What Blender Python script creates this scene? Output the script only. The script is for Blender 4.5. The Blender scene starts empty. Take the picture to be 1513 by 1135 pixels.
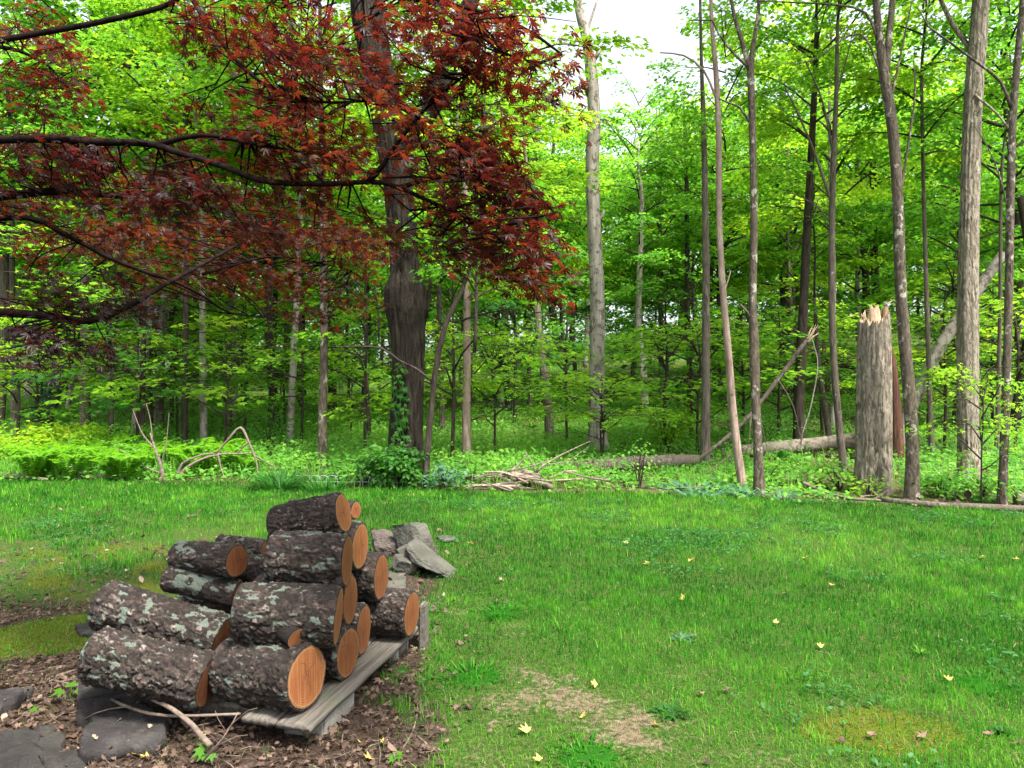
import bpy, bmesh, math, random
import numpy as np
from mathutils import Vector, Matrix, Euler
from math import radians as R_, sin, cos, pi

# ---------------------------------------------------------------- camera, sky, sun, exposure
scene = bpy.context.scene
COL = scene.collection
F, CX, CY, EYE = 1101.0, 756.5, 567.5, 1.5       # focal length and centre in photo pixels, eye height in metres
cam_d = bpy.data.cameras.new('camera'); cam = bpy.data.objects.new('camera', cam_d); COL.objects.link(cam)
cam.location = (0, 0, EYE); cam.rotation_euler = (R_(90), 0, 0)
cam_d.sensor_width = 36.0; cam_d.lens = 36.0 * F / 1513.0
cam_d.clip_start = 0.05; cam_d.clip_end = 1000
scene.camera = cam

SUN_EL, SUN_AZ = 60.0, 145.0                       # azimuth from the view direction, negative = left
world = bpy.data.worlds.new("World"); scene.world = world; world.use_nodes = True
wn = world.node_tree; wn.nodes.clear()
w_sky = wn.nodes.new('ShaderNodeTexSky'); w_sky.sky_type = 'NISHITA'; w_sky.sun_disc = False
w_sky.sun_elevation = R_(SUN_EL); w_sky.sun_rotation = R_(SUN_AZ)
w_sky.air_density = 1.0; w_sky.dust_density = 4.0; w_sky.ozone_density = 1.0
w_hsv = wn.nodes.new('ShaderNodeHueSaturation'); w_hsv.inputs['Saturation'].default_value = 0.35
w_bg = wn.nodes.new('ShaderNodeBackground'); w_bg.inputs['Strength'].default_value = 0.15
w_out = wn.nodes.new('ShaderNodeOutputWorld')
wn.links.new(w_sky.outputs[0], w_hsv.inputs['Color']); wn.links.new(w_hsv.outputs[0], w_bg.inputs['Color'])
wn.links.new(w_bg.outputs[0], w_out.inputs['Surface'])

sun_d = bpy.data.lights.new('sun', 'SUN'); sun_d.energy = 4.2; sun_d.angle = R_(10.0); sun_d.color = (1.0, 0.95, 0.86)
sun = bpy.data.objects.new('sun', sun_d); COL.objects.link(sun)
sd = Vector((sin(R_(SUN_AZ)) * cos(R_(SUN_EL)), cos(R_(SUN_AZ)) * cos(R_(SUN_EL)), sin(R_(SUN_EL))))
sun.rotation_euler = (-sd).to_track_quat('-Z', 'Y').to_euler(); sun.location = sd * 60

scene.view_settings.view_transform = 'Standard'; scene.view_settings.look = 'None'
scene.view_settings.gamma = 1.0; scene.view_settings.exposure = 1.76
cy = scene.cycles
cy.max_bounces = 10; cy.diffuse_bounces = 8; cy.glossy_bounces = 2; cy.transmission_bounces = 8; cy.transparent_max_bounces = 8
cy.use_denoising = True
try:
    cy.denoiser = 'OPENIMAGEDENOISE'; cy.denoising_input_passes = 'RGB_ALBEDO_NORMAL'; cy.denoising_prefilter = 'ACCURATE'
except Exception: pass
cy.use_adaptive_sampling = True; cy.adaptive_threshold = 0.02
cy.sample_clamp_indirect = 6.0; cy.caustics_reflective = False; cy.caustics_refractive = False

random.seed(7); rng = np.random.default_rng(7)

# ---------------------------------------------------------------- noise
def _hash(ix, iy, iz, s):
    h = (ix.astype(np.int64) * 374761393 + iy.astype(np.int64) * 668265263 + iz.astype(np.int64) * 2147483647 + s * 974634077)
    h = (h ^ (h >> 13)) * 1274126177
    h = (h ^ (h >> 16)) & 0xFFFFFF
    return h / float(0xFFFFFF)
def vnoise(p, s=0):
    p = np.asarray(p, float); i = np.floor(p).astype(np.int64); f = p - i; f = f * f * (3 - 2 * f)
    out = np.zeros(len(p))
    for dx in (0, 1):
        for dy in (0, 1):
            for dz in (0, 1):
                w = (f[:, 0] if dx else 1 - f[:, 0]) * (f[:, 1] if dy else 1 - f[:, 1]) * (f[:, 2] if dz else 1 - f[:, 2])
                out += w * _hash(i[:, 0] + dx, i[:, 1] + dy, i[:, 2] + dz, s)
    return out
def fbm(p, o=4, s=0, lac=2.03):
    p = np.asarray(p, float); a = 0.5; t = 0; out = np.zeros(len(p))
    for k in range(o):
        out += a * vnoise(p, s + k * 17); t += a; a *= 0.5; p = p * lac
    return out / t
def fbm2(x, y, sc, o=3, s=0):
    x = np.asarray(x, float); y = np.asarray(y, float)
    return fbm(np.stack([x.ravel() * sc, y.ravel() * sc, np.full(x.size, 0.37)], 1), o, s).reshape(x.shape)
def voro(p, s=0):
    """nearest and second cell distance and a random number per cell"""
    i = np.floor(p).astype(np.int64); n = len(p)
    f1 = np.full(n, 9.0); f2 = np.full(n, 9.0); cid = np.zeros(n); rel = np.zeros((n, 3))
    for dx in (-1, 0, 1):
        for dy in (-1, 0, 1):
            for dz in (-1, 0, 1):
                c0, c1, c2 = i[:, 0] + dx, i[:, 1] + dy, i[:, 2] + dz
                w = np.stack([p[:, 0] - c0 - _hash(c0, c1, c2, s), p[:, 1] - c1 - _hash(c0, c1, c2, s + 1), p[:, 2] - c2 - _hash(c0, c1, c2, s + 2)], 1)
                d = np.sqrt((w * w).sum(1)); m = d < f1; rel[m] = w[m]
                f2 = np.where(m, f1, np.minimum(f2, d)); cid = np.where(m, _hash(c0, c1, c2, s + 3), cid); f1 = np.where(m, d, f1)
    return f1, f2, cid, rel
def smooth(a, b, x):
    t = np.clip((np.asarray(x, float) - a) / (b - a), 0, 1); return t * t * (3 - 2 * t)

# ---------------------------------------------------------------- objects
def tag(o, label, cat, group=None):
    o['label'] = label; o['category'] = cat
    if group: o['group'] = group
    return o
def thing(name, label, cat, loc=(0, 0, 0), group=None):
    o = bpy.data.objects.new(name, None); COL.objects.link(o); o.empty_display_size = 0.1
    o.location = loc; return tag(o, label, cat, group)
def link(name, me, parent=None):
    o = bpy.data.objects.new(name, me); COL.objects.link(o)
    if parent is not None: o.parent = parent
    return o
class MB:
    """collects vertices, faces and one number per vertex, and becomes ONE mesh"""
    def __init__(s): s.V = []; s.F = []; s.A = {}; s.n = 0
    def add(s, V, Fs, **attr):
        V = np.asarray(V, float).reshape(-1, 3); n = len(V)
        for f in (Fs if isinstance(Fs, list) else [Fs]):
            if len(f): s.F.append(np.asarray(f, np.int64) + s.n)
        for k in set(s.A) | set(attr):
            if k not in s.A: s.A[k] = [np.zeros(s.n)] if s.n else []
            a = attr.get(k, 0.0)
            s.A[k].append(np.broadcast_to(np.asarray(a, float), (n,)))
        s.V.append(V); s.n += n
    def mesh(s, name, mat, smooth_=False):
        V = np.concatenate(s.V) if s.V else np.zeros((0, 3))
        me = bpy.data.meshes.new(name)
        me.vertices.add(len(V)); me.vertices.foreach_set('co', V.astype(np.float32).ravel())
        tot = np.concatenate([np.full(len(f), f.shape[1], np.int32) for f in s.F]) if s.F else np.zeros(0, np.int32)
        idx = np.concatenate([f.ravel() for f in s.F]) if s.F else np.zeros(0)
        me.loops.add(len(idx)); me.loops.foreach_set('vertex_index', idx.astype(np.int32))
        me.polygons.add(len(tot))
        st = np.concatenate([[0], np.cumsum(tot)[:-1]]).astype(np.int32)
        me.polygons.foreach_set('loop_start', st)
        try: me.polygons.foreach_set('loop_total', tot)
        except Exception: pass
        if smooth_: me.polygons.foreach_set('use_smooth', np.ones(len(tot), bool))
        for k, a in s.A.items():
            at = me.attributes.new(k, 'FLOAT', 'POINT'); at.data.foreach_set('value', np.concatenate(a).astype(np.float32))
        me.update(calc_edges=True); me.validate()
        if mat is not None: me.materials.append(mat)
        return me
    def build(s, name, mat, parent=None, smooth_=False):
        return link(name, s.mesh(name, mat, smooth_), parent)

def at(px, py, Y):
    """the point at depth Y behind a photo pixel"""
    return Vector(((px - CX) / F * Y, Y, EYE - (py - CY) / F * Y))

# ---------------------------------------------------------------- terrain
def H(x, y):
    x = np.asarray(x, float); y = np.asarray(y, float)
    u = np.clip(x / np.maximum(y, 3.0), -0.8, 0.8)
    k = 0.045 + 0.125 * smooth(-0.35, 0.5, u)
    d = np.maximum(y - 20.0, 0); rise = k * (np.sqrt(d * d + 36) - 6)
    rise = rise * (1 - 0.35 * smooth(60, 120, y))
    und = (fbm2(x, y, 0.30, 3, 5) - 0.5) * 0.22 * smooth(9, 14, y) + (fbm2(x, y, 0.8, 2, 9) - 0.5) * 0.035 * smooth(2, 4, y)
    mound = 0.05 * np.exp(-(((x + 1.35) / 0.9) ** 2 + ((y - 3.6) / 0.9) ** 2))
    return rise + und + mound * 0.6
def Hs(x, y): return float(H(np.array([x]), np.array([y]))[0])
def ground(px, py):
    """where the ray of a photo pixel meets the ground"""
    Ys = np.concatenate([np.linspace(2.0, 14, 1200), np.linspace(14, 90, 1800)])
    x = (px - CX) / F * Ys; z = EYE - (py - CY) / F * Ys
    b = np.nonzero(z <= H(x, Ys))[0]
    Y = Ys[b[0]] if len(b) else 90.0
    X = (px - CX) / F * Y
    return Vector((X, Y, Hs(X, Y)))
_ex = np.array([-30, -7.85, -3.83, -1.52, -0.06, 1.35, 3.08, 4.59, 5.98, 9, 30]); _ey = np.array([12.5, 11.35, 11.1, 10.6, 10.2, 10.15, 9.75, 9.2, 8.6, 7.6, 6.0])
def edge_y(x): return np.interp(x, _ex, _ey)

# ---------------------------------------------------------------- materials
def new_mat(name):
    m = bpy.data.materials.new(name); m.use_nodes = True; m.node_tree.nodes.clear(); return m, m.node_tree
def nd(nt, kind, **kw):
    n = nt.nodes.new('ShaderNode' + kind)
    for k, v in kw.items():
        if k in n.inputs: n.inputs[k].default_value = v
        else: setattr(n, k, v)
    return n
def ramp(nt, stops, fac=None, interp='LINEAR'):
    r = nt.nodes.new('ShaderNodeValToRGB'); cr = r.color_ramp; cr.interpolation = interp
    while len(cr.elements) < len(stops): cr.elements.new(0.5)
    for e, (p, c) in zip(cr.elements, stops):
        e.position = p; e.color = (*c, 1) if len(c) == 3 else c
    if fac is not None: nt.links.new(fac, r.inputs[0])
    return r
def mixc(nt, fac, a, b, mode='MIX'):
    m = nt.nodes.new('ShaderNodeMix'); m.data_type = 'RGBA'; m.blend_type = mode
    for s, v in ((m.inputs[0], fac), (m.inputs[6], a), (m.inputs[7], b)):
        if hasattr(v, 'is_linked') or isinstance(v, bpy.types.NodeSocket): nt.links.new(v, s)
        elif isinstance(v, (tuple, list)): s.default_value = (*v, 1) if len(v) == 3 else v
        else: s.default_value = v
    return m.outputs[2]
def attr(nt, name):
    a = nt.nodes.new('ShaderNodeAttribute'); a.attribute_name = name; return a.outputs['Fac']
def math_(nt, op, a, b=0.0, clamp=False):
    m = nt.nodes.new('ShaderNodeMath'); m.operation = op; m.use_clamp = clamp
    for s, v in ((m.inputs[0], a), (m.inputs[1], b)):
        if isinstance(v, bpy.types.NodeSocket): nt.links.new(v, s)
        else: s.default_value = v
    return m.outputs[0]
def objco(nt, scale=(1, 1, 1)):
    t = nt.nodes.new('ShaderNodeTexCoord'); mp = nt.nodes.new('ShaderNodeMapping'); mp.inputs['Scale'].default_value = scale
    nt.links.new(t.outputs['Object'], mp.inputs['Vector']); return mp.outputs[0]
def noise(nt, co, scale, detail=4, rough=0.55, dist=0.0):
    n = nt.nodes.new('ShaderNodeTexNoise'); n.inputs['Scale'].default_value = scale; n.inputs['Detail'].default_value = detail
    n.inputs['Roughness'].default_value = rough; n.inputs['Distortion'].default_value = dist
    if co is not None: nt.links.new(co, n.inputs['Vector'])
    return n.outputs[0]
def bump(nt, h, strength=0.5, dist=0.01):
    b = nt.nodes.new('ShaderNodeBump'); b.inputs['Strength'].default_value = strength; b.inputs['Distance'].default_value = dist
    nt.links.new(h, b.inputs['Height']); return b.outputs[0]
def finish(nt, color, rough=0.8, normal=None, spec=0.3):
    p = nd(nt, 'BsdfPrincipled'); p.inputs['Roughness'].default_value = rough; p.inputs['Specular IOR Level'].default_value = spec
    if isinstance(color, bpy.types.NodeSocket): nt.links.new(color, p.inputs['Base Color'])
    else: p.inputs['Base Color'].default_value = (*color, 1)
    if normal is not None: nt.links.new(normal, p.inputs['Normal'])
    o = nd(nt, 'OutputMaterial'); nt.links.new(p.outputs[0], o.inputs[0]); return p
def leaf_mat(name, stops, tstops, trans=0.5, rough=0.5, spec=0.20):
    """thin leaf: reflected colour and transmitted colour, each picked by the leaf's own number"""
    m, nt = new_mat(name); v = attr(nt, 'v')
    p = nd(nt, 'BsdfPrincipled'); p.inputs['Roughness'].default_value = rough; p.inputs['Specular IOR Level'].default_value = spec
    nt.links.new(ramp(nt, stops, v).outputs[0], p.inputs['Base Color'])
    t = nd(nt, 'BsdfTranslucent'); nt.links.new(ramp(nt, tstops, v).outputs[0], t.inputs['Color'])
    mx = nd(nt, 'MixShader'); mx.inputs[0].default_value = trans
    nt.links.new(p.outputs[0], mx.inputs[1]); nt.links.new(t.outputs[0], mx.inputs[2])
    o = nd(nt, 'OutputMaterial'); nt.links.new(mx.outputs[0], o.inputs[0]); return m
def bark_mat(name, dark, light, patch=None, sx=14.0, sz=2.2, amp=0.02, patch_at=0.62, strength=1.0, spec=0.10, r0=0.38, r1=0.60):
    m, nt = new_mat(name)
    n1 = noise(nt, objco(nt, (sx, sx, sz)), 1.0, 5, 0.6, 0.6)
    n2 = noise(nt, objco(nt, (1, 1, 1)), 2.3, 3)
    n3 = noise(nt, objco(nt, (1, 1, 0.6)), 38.0, 4)
    c = ramp(nt, [(r0, dark), (r1, light)], n1).outputs[0]
    c = mixc(nt, ramp(nt, [(0.35, (0, 0, 0)), (0.7, (1, 1, 1))], n2).outputs[0], c, tuple(0.62 * a + 0.38 * b for a, b in zip(dark, light)))
    if patch:
        n4 = noise(nt, objco(nt, (1, 1, 0.8)), 7.0, 5, 0.65)
        c = mixc(nt, ramp(nt, [(patch_at, (0, 0, 0)), (patch_at + 0.05, (1, 1, 1))], n4).outputs[0], c, patch)
    c = mixc(nt, 0.35, c, ramp(nt, [(0.3, (0.25, 0.25, 0.25)), (0.7, (1, 1, 1))], n3).outputs[0], 'MULTIPLY')
    h = math_(nt, 'ADD', n1, math_(nt, 'MULTIPLY', n3, 0.35))
    finish(nt, c, 0.9, bump(nt, h, strength, amp), spec); return m
M = {}
def leaves_mat(name, a, b, c, tr=2.0, **kw):
    t = [tuple(min(0.9, x * tr) for x in q) for q in (a, b, c)]
    t = [(q[0] * 1.0, q[1], q[2] * 0.8) for q in t]
    M[name] = leaf_mat(name, [(0.0, a), (0.55, b), (1.0, c)], [(0.0, t[0]), (0.55, t[1]), (1.0, t[2])], **kw)
leaves_mat('green_leaf', (0.036, 0.122, 0.012), (0.082, 0.220, 0.016), (0.175, 0.300, 0.020), 2.05, trans=0.58)
leaves_mat('yellow_green_leaf', (0.066, 0.178, 0.012), (0.135, 0.275, 0.014), (0.265, 0.350, 0.018), 1.9, trans=0.58)
leaves_mat('deep_green_leaf', (0.015, 0.070, 0.014), (0.034, 0.125, 0.018), (0.075, 0.185, 0.020), 2.0)
leaves_mat('herb_leaf', (0.046, 0.165, 0.024), (0.102, 0.270, 0.034), (0.205, 0.370, 0.042), 1.9)
leaves_mat('fern_leaf', (0.045, 0.160, 0.008), (0.088, 0.235, 0.010), (0.150, 0.310, 0.014), 1.8)
leaves_mat('blue_green_leaf', (0.050, 0.130, 0.075), (0.075, 0.180, 0.105), (0.130, 0.250, 0.150), 1.5)
leaves_mat('ivy_leaf', (0.012, 0.050, 0.022), (0.022, 0.080, 0.034), (0.060, 0.130, 0.060), 1.2, rough=0.3)
leaves_mat('grass_blade', (0.014, 0.092, 0.007), (0.042, 0.195, 0.012), (0.125, 0.300, 0.026), 1.6, rough=0.6, spec=0.10)
leaves_mat('moss_blade', (0.032, 0.065, 0.004), (0.085, 0.130, 0.005), (0.170, 0.200, 0.010), 1.3, rough=0.8)
leaves_mat('clover_leaf', (0.020, 0.095, 0.018), (0.050, 0.165, 0.045), (0.110, 0.240, 0.090), 1.2)
leaves_mat('thatch', (0.10, 0.070, 0.040), (0.17, 0.13, 0.075), (0.26, 0.21, 0.12), 0.8)
leaves_mat('straw', (0.26, 0.20, 0.09), (0.34, 0.27, 0.12), (0.42, 0.35, 0.18), 1.0)
M['red_leaf'] = leaf_mat('red_leaf', [(0.0, (0.015, 0.008, 0.010)), (0.5, (0.028, 0.009, 0.008)), (1.0, (0.042, 0.016, 0.008))],
                         [(0.0, (0.022, 0.005, 0.008)), (0.45, (0.105, 0.010, 0.008)), (0.75, (0.180, 0.023, 0.008)), (1.0, (0.17, 0.050, 0.009))], 0.50, 0.42, 0.30)
M['dead_leaf'] = leaf_mat('dead_leaf', [(0.0, (0.026, 0.016, 0.012)), (0.5, (0.072, 0.045, 0.033)), (0.85, (0.145, 0.098, 0.072)), (1.0, (0.27, 0.205, 0.155))],
                          [(0.0, (0.06, 0.03, 0.02)), (1.0, (0.25, 0.14, 0.08))], 0.15, 0.75, 0.2)
M['yellow_leaf'] = leaf_mat('yellow_leaf', [(0.0, (0.42, 0.29, 0.07)), (1.0, (0.50, 0.40, 0.16))], [(0.0, (0.5, 0.4, 0.08)), (1.0, (0.5, 0.42, 0.12))], 0.3, 0.6)
M['oak_bark'] = bark_mat('oak_bark', (0.009, 0.007, 0.0055), (0.050, 0.040, 0.031), None, 17, 3.2, 0.045, r0=0.42, r1=0.58)
M['ridged_bark'] = bark_mat('ridged_bark', (0.075, 0.062, 0.046), (0.330, 0.285, 0.225), None, 24, 7.0, 0.03, r0=0.42, r1=0.56)
M['grey_bark'] = bark_mat('grey_bark', (0.050, 0.040, 0.033), (0.180, 0.148, 0.120), (0.25, 0.23, 0.20), 22, 4.0, 0.015, 0.66)
M['dark_bark'] = bark_mat('dark_bark', (0.018, 0.014, 0.012), (0.075, 0.058, 0.046), (0.16, 0.15, 0.13), 22, 3.5, 0.015, 0.70)
M['spotted_bark'] = bark_mat('spotted_bark', (0.034, 0.027, 0.020), (0.140, 0.115, 0.088), (0.28, 0.26, 0.22), 26, 9.0, 0.020, 0.57)
M['pale_bark'] = bark_mat('pale_bark', (0.170, 0.145, 0.120), (0.400, 0.365, 0.325), (0.13, 0.105, 0.085), 12, 1.4, 0.015, 0.53, 0.8)
M['pink_bark'] = bark_mat('pink_bark', (0.140, 0.095, 0.075), (0.360, 0.275, 0.225), (0.07, 0.05, 0.04), 16, 3.0, 0.012, 0.66, 0.7)
M['red_rot'] = bark_mat('red_rot', (0.040, 0.020, 0.014), (0.125, 0.060, 0.042), None, 22, 1.6, 0.03)
M['mossy_bark'] = bark_mat('mossy_bark', (0.055, 0.045, 0.036), (0.220, 0.185, 0.150), (0.05, 0.10, 0.02), 10, 10, 0.02, 0.60)
M['stick_bark'] = bark_mat('stick_bark', (0.075, 0.055, 0.042), (0.230, 0.185, 0.150), None, 30, 30, 0.004, 0.66, 0.5)
M['maple_bark'] = bark_mat('maple_bark', (0.006, 0.004, 0.004), (0.020, 0.014, 0.013), None, 20, 20, 0.004, 0.66, 0.5, 0.0)

def mk_broken_wood():
    m, nt = new_mat('broken_wood')
    n = noise(nt, objco(nt, (40, 40, 3)), 1.0, 4)
    c = ramp(nt, [(0.3, (0.20, 0.125, 0.075)), (0.7, (0.46, 0.34, 0.235))], n).outputs[0]
    finish(nt, c, 0.8, bump(nt, n, 0.8, 0.01), 0.2); return m
M['broken_wood'] = mk_broken_wood()
def mk_log_bark():
    m, nt = new_mat('log_bark'); v = attr(nt, 'v'); li = attr(nt, 'lichen')
    co = objco(nt); n1 = noise(nt, co, 90, 5, 0.65); n2 = noise(nt, co, 22, 4); n3 = noise(nt, co, 260, 3)
    c = ramp(nt, [(0.0, (0.010, 0.007, 0.006)), (0.38, (0.019, 0.0145, 0.012)), (0.70, (0.043, 0.0345, 0.029)), (0.88, (0.125, 0.106, 0.092)), (1.0, (0.19, 0.168, 0.148))], v).outputs[0]
    c = mixc(nt, 0.55, c, ramp(nt, [(0.3, (0.14, 0.125, 0.12)), (0.66, (1.2, 1.18, 1.16))], n1).outputs[0], 'MULTIPLY')
    c = mixc(nt, ramp(nt, [(0.55, (0, 0, 0)), (0.72, (0.55, 0.55, 0.55))], n2).outputs[0], c, (0.065, 0.040, 0.030))
    lf = math_(nt, 'ADD', li, math_(nt, 'MULTIPLY', math_(nt, 'SUBTRACT', n1, 0.5), 0.9))
    lm = ramp(nt, [(0.56, (0, 0, 0)), (0.64, (1, 1, 1))], lf).outputs[0]
    lc = ramp(nt, [(0.3, (0.052, 0.066, 0.053)), (0.7, (0.112, 0.135, 0.108))], n3).outputs[0]
    c = mixc(nt, lm, c, lc)
    h = math_(nt, 'ADD', math_(nt, 'MULTIPLY', n1, 1.0), math_(nt, 'MULTIPLY', n3, 0.35))
    finish(nt, c, 0.88, bump(nt, h, 0.9, 0.006), 0.25); return m
M['log_bark'] = mk_log_bark()
def mk_cut(name, k=1.0):
    m, nt = new_mat(name); r = attr(nt, 'rad'); a = attr(nt, 'crack')
    co = objco(nt); n1 = noise(nt, co, 9, 3); n2 = noise(nt, objco(nt, (1, 1, 1)), 140, 3)
    rr = math_(nt, 'ADD', math_(nt, 'MULTIPLY', r, 1.0), math_(nt, 'MULTIPLY', n1, 0.16))
    rings = math_(nt, 'SINE', math_(nt, 'MULTIPLY', rr, 80.0))
    base = ramp(nt, [(0.0, (0.40 * k, 0.120 * k, 0.036 * k)), (0.55, (0.52 * k, 0.180 * k, 0.052 * k)), (0.86, (0.56 * k, 0.205 * k, 0.066 * k)), (0.925, (0.62 * k, 0.36 * k, 0.175 * k)), (0.965, (0.56 * k, 0.33 * k, 0.17 * k)), (0.985, (0.10, 0.045, 0.025))], r).outputs[0]
    c = mixc(nt, math_(nt, 'MULTIPLY', math_(nt, 'ADD', rings, 1.0), 0.34), base, (0.26 * k, 0.075 * k, 0.022 * k))
    # straight saw marks across the cut
    sp = nt.nodes.new('ShaderNodeSeparateXYZ'); nt.links.new(objco(nt), sp.inputs[0])
    saw = noise(nt, objco(nt, (130, 5, 5)), 1.0, 2)
    c = mixc(nt, ramp(nt, [(0.45, (0, 0, 0)), (0.72, (0.65, 0.65, 0.65))], saw).outputs[0], c, (0.66 * k, 0.32 * k, 0.13 * k))
    c = mixc(nt, a, c, (0.07, 0.028, 0.014))
    c = mixc(nt, ramp(nt, [(0.52, (0, 0, 0)), (0.75, (0.4, 0.4, 0.4))], n1).outputs[0], c, (0.33 * k, 0.095 * k, 0.03 * k))
    oi = nt.nodes.new('ShaderNodeObjectInfo'); c = mixc(nt, 1.0, c, ramp(nt, [(0.0, (0.62, 0.55, 0.50)), (0.4, (0.85, 0.80, 0.74)), (1.0, (1.08, 1.06, 1.04))], oi.outputs['Random']).outputs[0], 'MULTIPLY')
    h = math_(nt, 'ADD', saw, math_(nt, 'MULTIPLY', n2, 0.6))
    finish(nt, c, 0.75, bump(nt, h, 0.5, 0.003), 0.25); return m
M['cut_wood'] = mk_cut('cut_wood', 0.38); M['shaded_cut'] = mk_cut('shaded_cut', 0.24)  # second is a darker copy: shade on left and rear log ends in its colour
def mk_board():
    m, nt = new_mat('weathered_board')
    n = noise(nt, objco(nt, (60, 3, 60)), 1.0, 5, 0.6, 0.3); n2 = noise(nt, objco(nt), 6, 4)
    c = ramp(nt, [(0.25, (0.028, 0.024, 0.020)), (0.7, (0.135, 0.120, 0.102))], n).outputs[0]
    c = mixc(nt, ramp(nt, [(0.5, (0, 0, 0)), (0.8, (0.7, 0.7, 0.7))], n2).outputs[0], c, (0.07, 0.075, 0.045))
    finish(nt, c, 0.85, bump(nt, n, 0.8, 0.006), 0.2); return m
M['board'] = mk_board()
def mk_stone(name, a, b, moss=None, sc=5.0):
    m, nt = new_mat(name); co = objco(nt)
    n = noise(nt, co, sc, 6, 0.6); n2 = noise(nt, co, sc * 14, 5, 0.65); n3 = noise(nt, co, sc * 1.7, 4)
    c = ramp(nt, [(0.3, a), (0.7, b)], n).outputs[0]
    c = mixc(nt, 0.5, c, ramp(nt, [(0.3, (0.45, 0.45, 0.45)), (0.7, (1.25, 1.25, 1.25))], n2).outputs[0], 'MULTIPLY')
    if moss: c = mixc(nt, ramp(nt, [(0.55, (0, 0, 0)), (0.72, (0.8, 0.8, 0.8))], n3).outputs[0], c, moss)
    h = math_(nt, 'ADD', n, math_(nt, 'MULTIPLY', n2, 0.4))
    finish(nt, c, 0.85, bump(nt, h, 1.0, 0.03), 0.2); return m
M['dark_stone'] = mk_stone('dark_stone', (0.011, 0.010, 0.009), (0.040, 0.037, 0.033), (0.045, 0.040, 0.022))
M['slate_stone'] = mk_stone('slate_stone', (0.013, 0.012, 0.012), (0.042, 0.037, 0.036), (0.060, 0.056, 0.050))
M['grey_stone'] = mk_stone('grey_stone', (0.042, 0.041, 0.034), (0.098, 0.095, 0.079), (0.075, 0.080, 0.048))
M['brown_stone'] = mk_stone('brown_stone', (0.050, 0.040, 0.035), (0.105, 0.084, 0.075), (0.075, 0.07, 0.055))
M['concrete'] = mk_stone('concrete', (0.170, 0.160, 0.140), (0.270, 0.255, 0.225), (0.12, 0.12, 0.08), 8)
def mk_plain(name, col, rough=0.5):
    m, nt = new_mat(name); n = noise(nt, objco(nt), 60, 3)
    c = mixc(nt, 0.4, col, ramp(nt, [(0.3, (0.5, 0.5, 0.5)), (0.7, (1, 1, 1))], n).outputs[0], 'MULTIPLY')
    finish(nt, c, rough); return m
M['wire'] = mk_plain('wire', (0.35, 0.38, 0.36), 0.4)
def mk_ground():
    m, nt = new_mat('ground'); co = objco(nt)
    bare, moss, lit, wood = attr(nt, 'bare'), attr(nt, 'moss'), attr(nt, 'litter'), attr(nt, 'wood')
    n1 = noise(nt, co, 3.2, 5); n2 = noise(nt, co, 38, 5, 0.65); n3 = noise(nt, co, 160, 4)
    turf = ramp(nt, [(0.3, (0.020, 0.042, 0.008)), (0.55, (0.042, 0.075, 0.012)), (0.75, (0.085, 0.085, 0.026))], n2).outputs[0]
    soil = ramp(nt, [(0.3, (0.075, 0.050, 0.034)), (0.55, (0.155, 0.110, 0.078)), (0.75, (0.240, 0.185, 0.140))], n2).outputs[0]
    mossc = ramp(nt, [(0.3, (0.040, 0.055, 0.005)), (0.7, (0.095, 0.110, 0.008))], n3).outputs[0]
    litc = ramp(nt, [(0.28, (0.012, 0.008, 0.006)), (0.5, (0.040, 0.027, 0.020)), (0.72, (0.088, 0.062, 0.047))], n2).outputs[0]
    woodc = ramp(nt, [(0.35, (0.030, 0.055, 0.012)), (0.55, (0.075, 0.085, 0.025)), (0.72, (0.170, 0.120, 0.080))], n2).outputs[0]
    def th(a, k=0.5):
        s = math_(nt, 'ADD', a, math_(nt, 'MULTIPLY', math_(nt, 'SUBTRACT', n2, 0.5), k))
        return ramp(nt, [(0.40, (0, 0, 0)), (0.60, (1, 1, 1))], s).outputs[0]
    c = mixc(nt, th(moss), turf, mossc); c = mixc(nt, math_(nt, 'MULTIPLY', th(bare, 1.1), 0.8), c, soil); c = mixc(nt, th(wood, 0.3), c, woodc); c = mixc(nt, th(lit), c, litc)
    h = math_(nt, 'ADD', n2, math_(nt, 'MULTIPLY', n3, 0.5))
    finish(nt, c, 0.95, bump(nt, h, 1.0, 0.02), 0.1); return m
M['ground'] = mk_ground()
# ---------------------------------------------------------------- shape helpers
def resample(P, r, ds):
    P = np.asarray(P, float); r = np.asarray(r, float)
    if len(P) == 2: P = np.vstack([P[0], (P[0] + P[1]) / 2, P[1]]); r = np.array([r[0], (r[0] + r[1]) / 2, r[1]])
    ext = np.vstack([2 * P[0] - P[1], P, 2 * P[-1] - P[-2]]); out, ro = [], []
    for i in range(len(P) - 1):
        p0, p1, p2, p3 = ext[i:i + 4]; n = max(1, int(np.linalg.norm(p2 - p1) / ds))
        t = (np.arange(n) / n)[:, None]
        out.append(0.5 * ((2 * p1) + (-p0 + p2) * t + (2 * p0 - 5 * p1 + 4 * p2 - p3) * t * t + (-p0 + 3 * p1 - 3 * p2 + p3) * t ** 3))
        ro.append(r[i] + (r[i + 1] - r[i]) * t[:, 0])
    return np.vstack(out + [P[-1:]]), np.concatenate(ro + [r[-1:]])
def frames(P):
    T = np.gradient(P, axis=0); T /= np.maximum(np.linalg.norm(T, axis=1, keepdims=True), 1e-9)
    u = np.cross(T[0], (0, 0, 1.0) if abs(T[0][2]) < 0.9 else (1.0, 0, 0)); u /= np.linalg.norm(u)
    U = []
    for t in T:
        u = u - t * np.dot(u, t); u /= np.linalg.norm(u); U.append(u)
    U = np.array(U); return T, U, np.cross(T, U)
def grid_faces(nr, ns, close=True):
    i = np.arange(nr - 1)[:, None] * ns; j = np.arange(ns if close else ns - 1)[None, :]; k = (j + 1) % ns
    return np.stack([i + j, i + k, i + ns + k, i + ns + j], -1).reshape(-1, 4)
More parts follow.
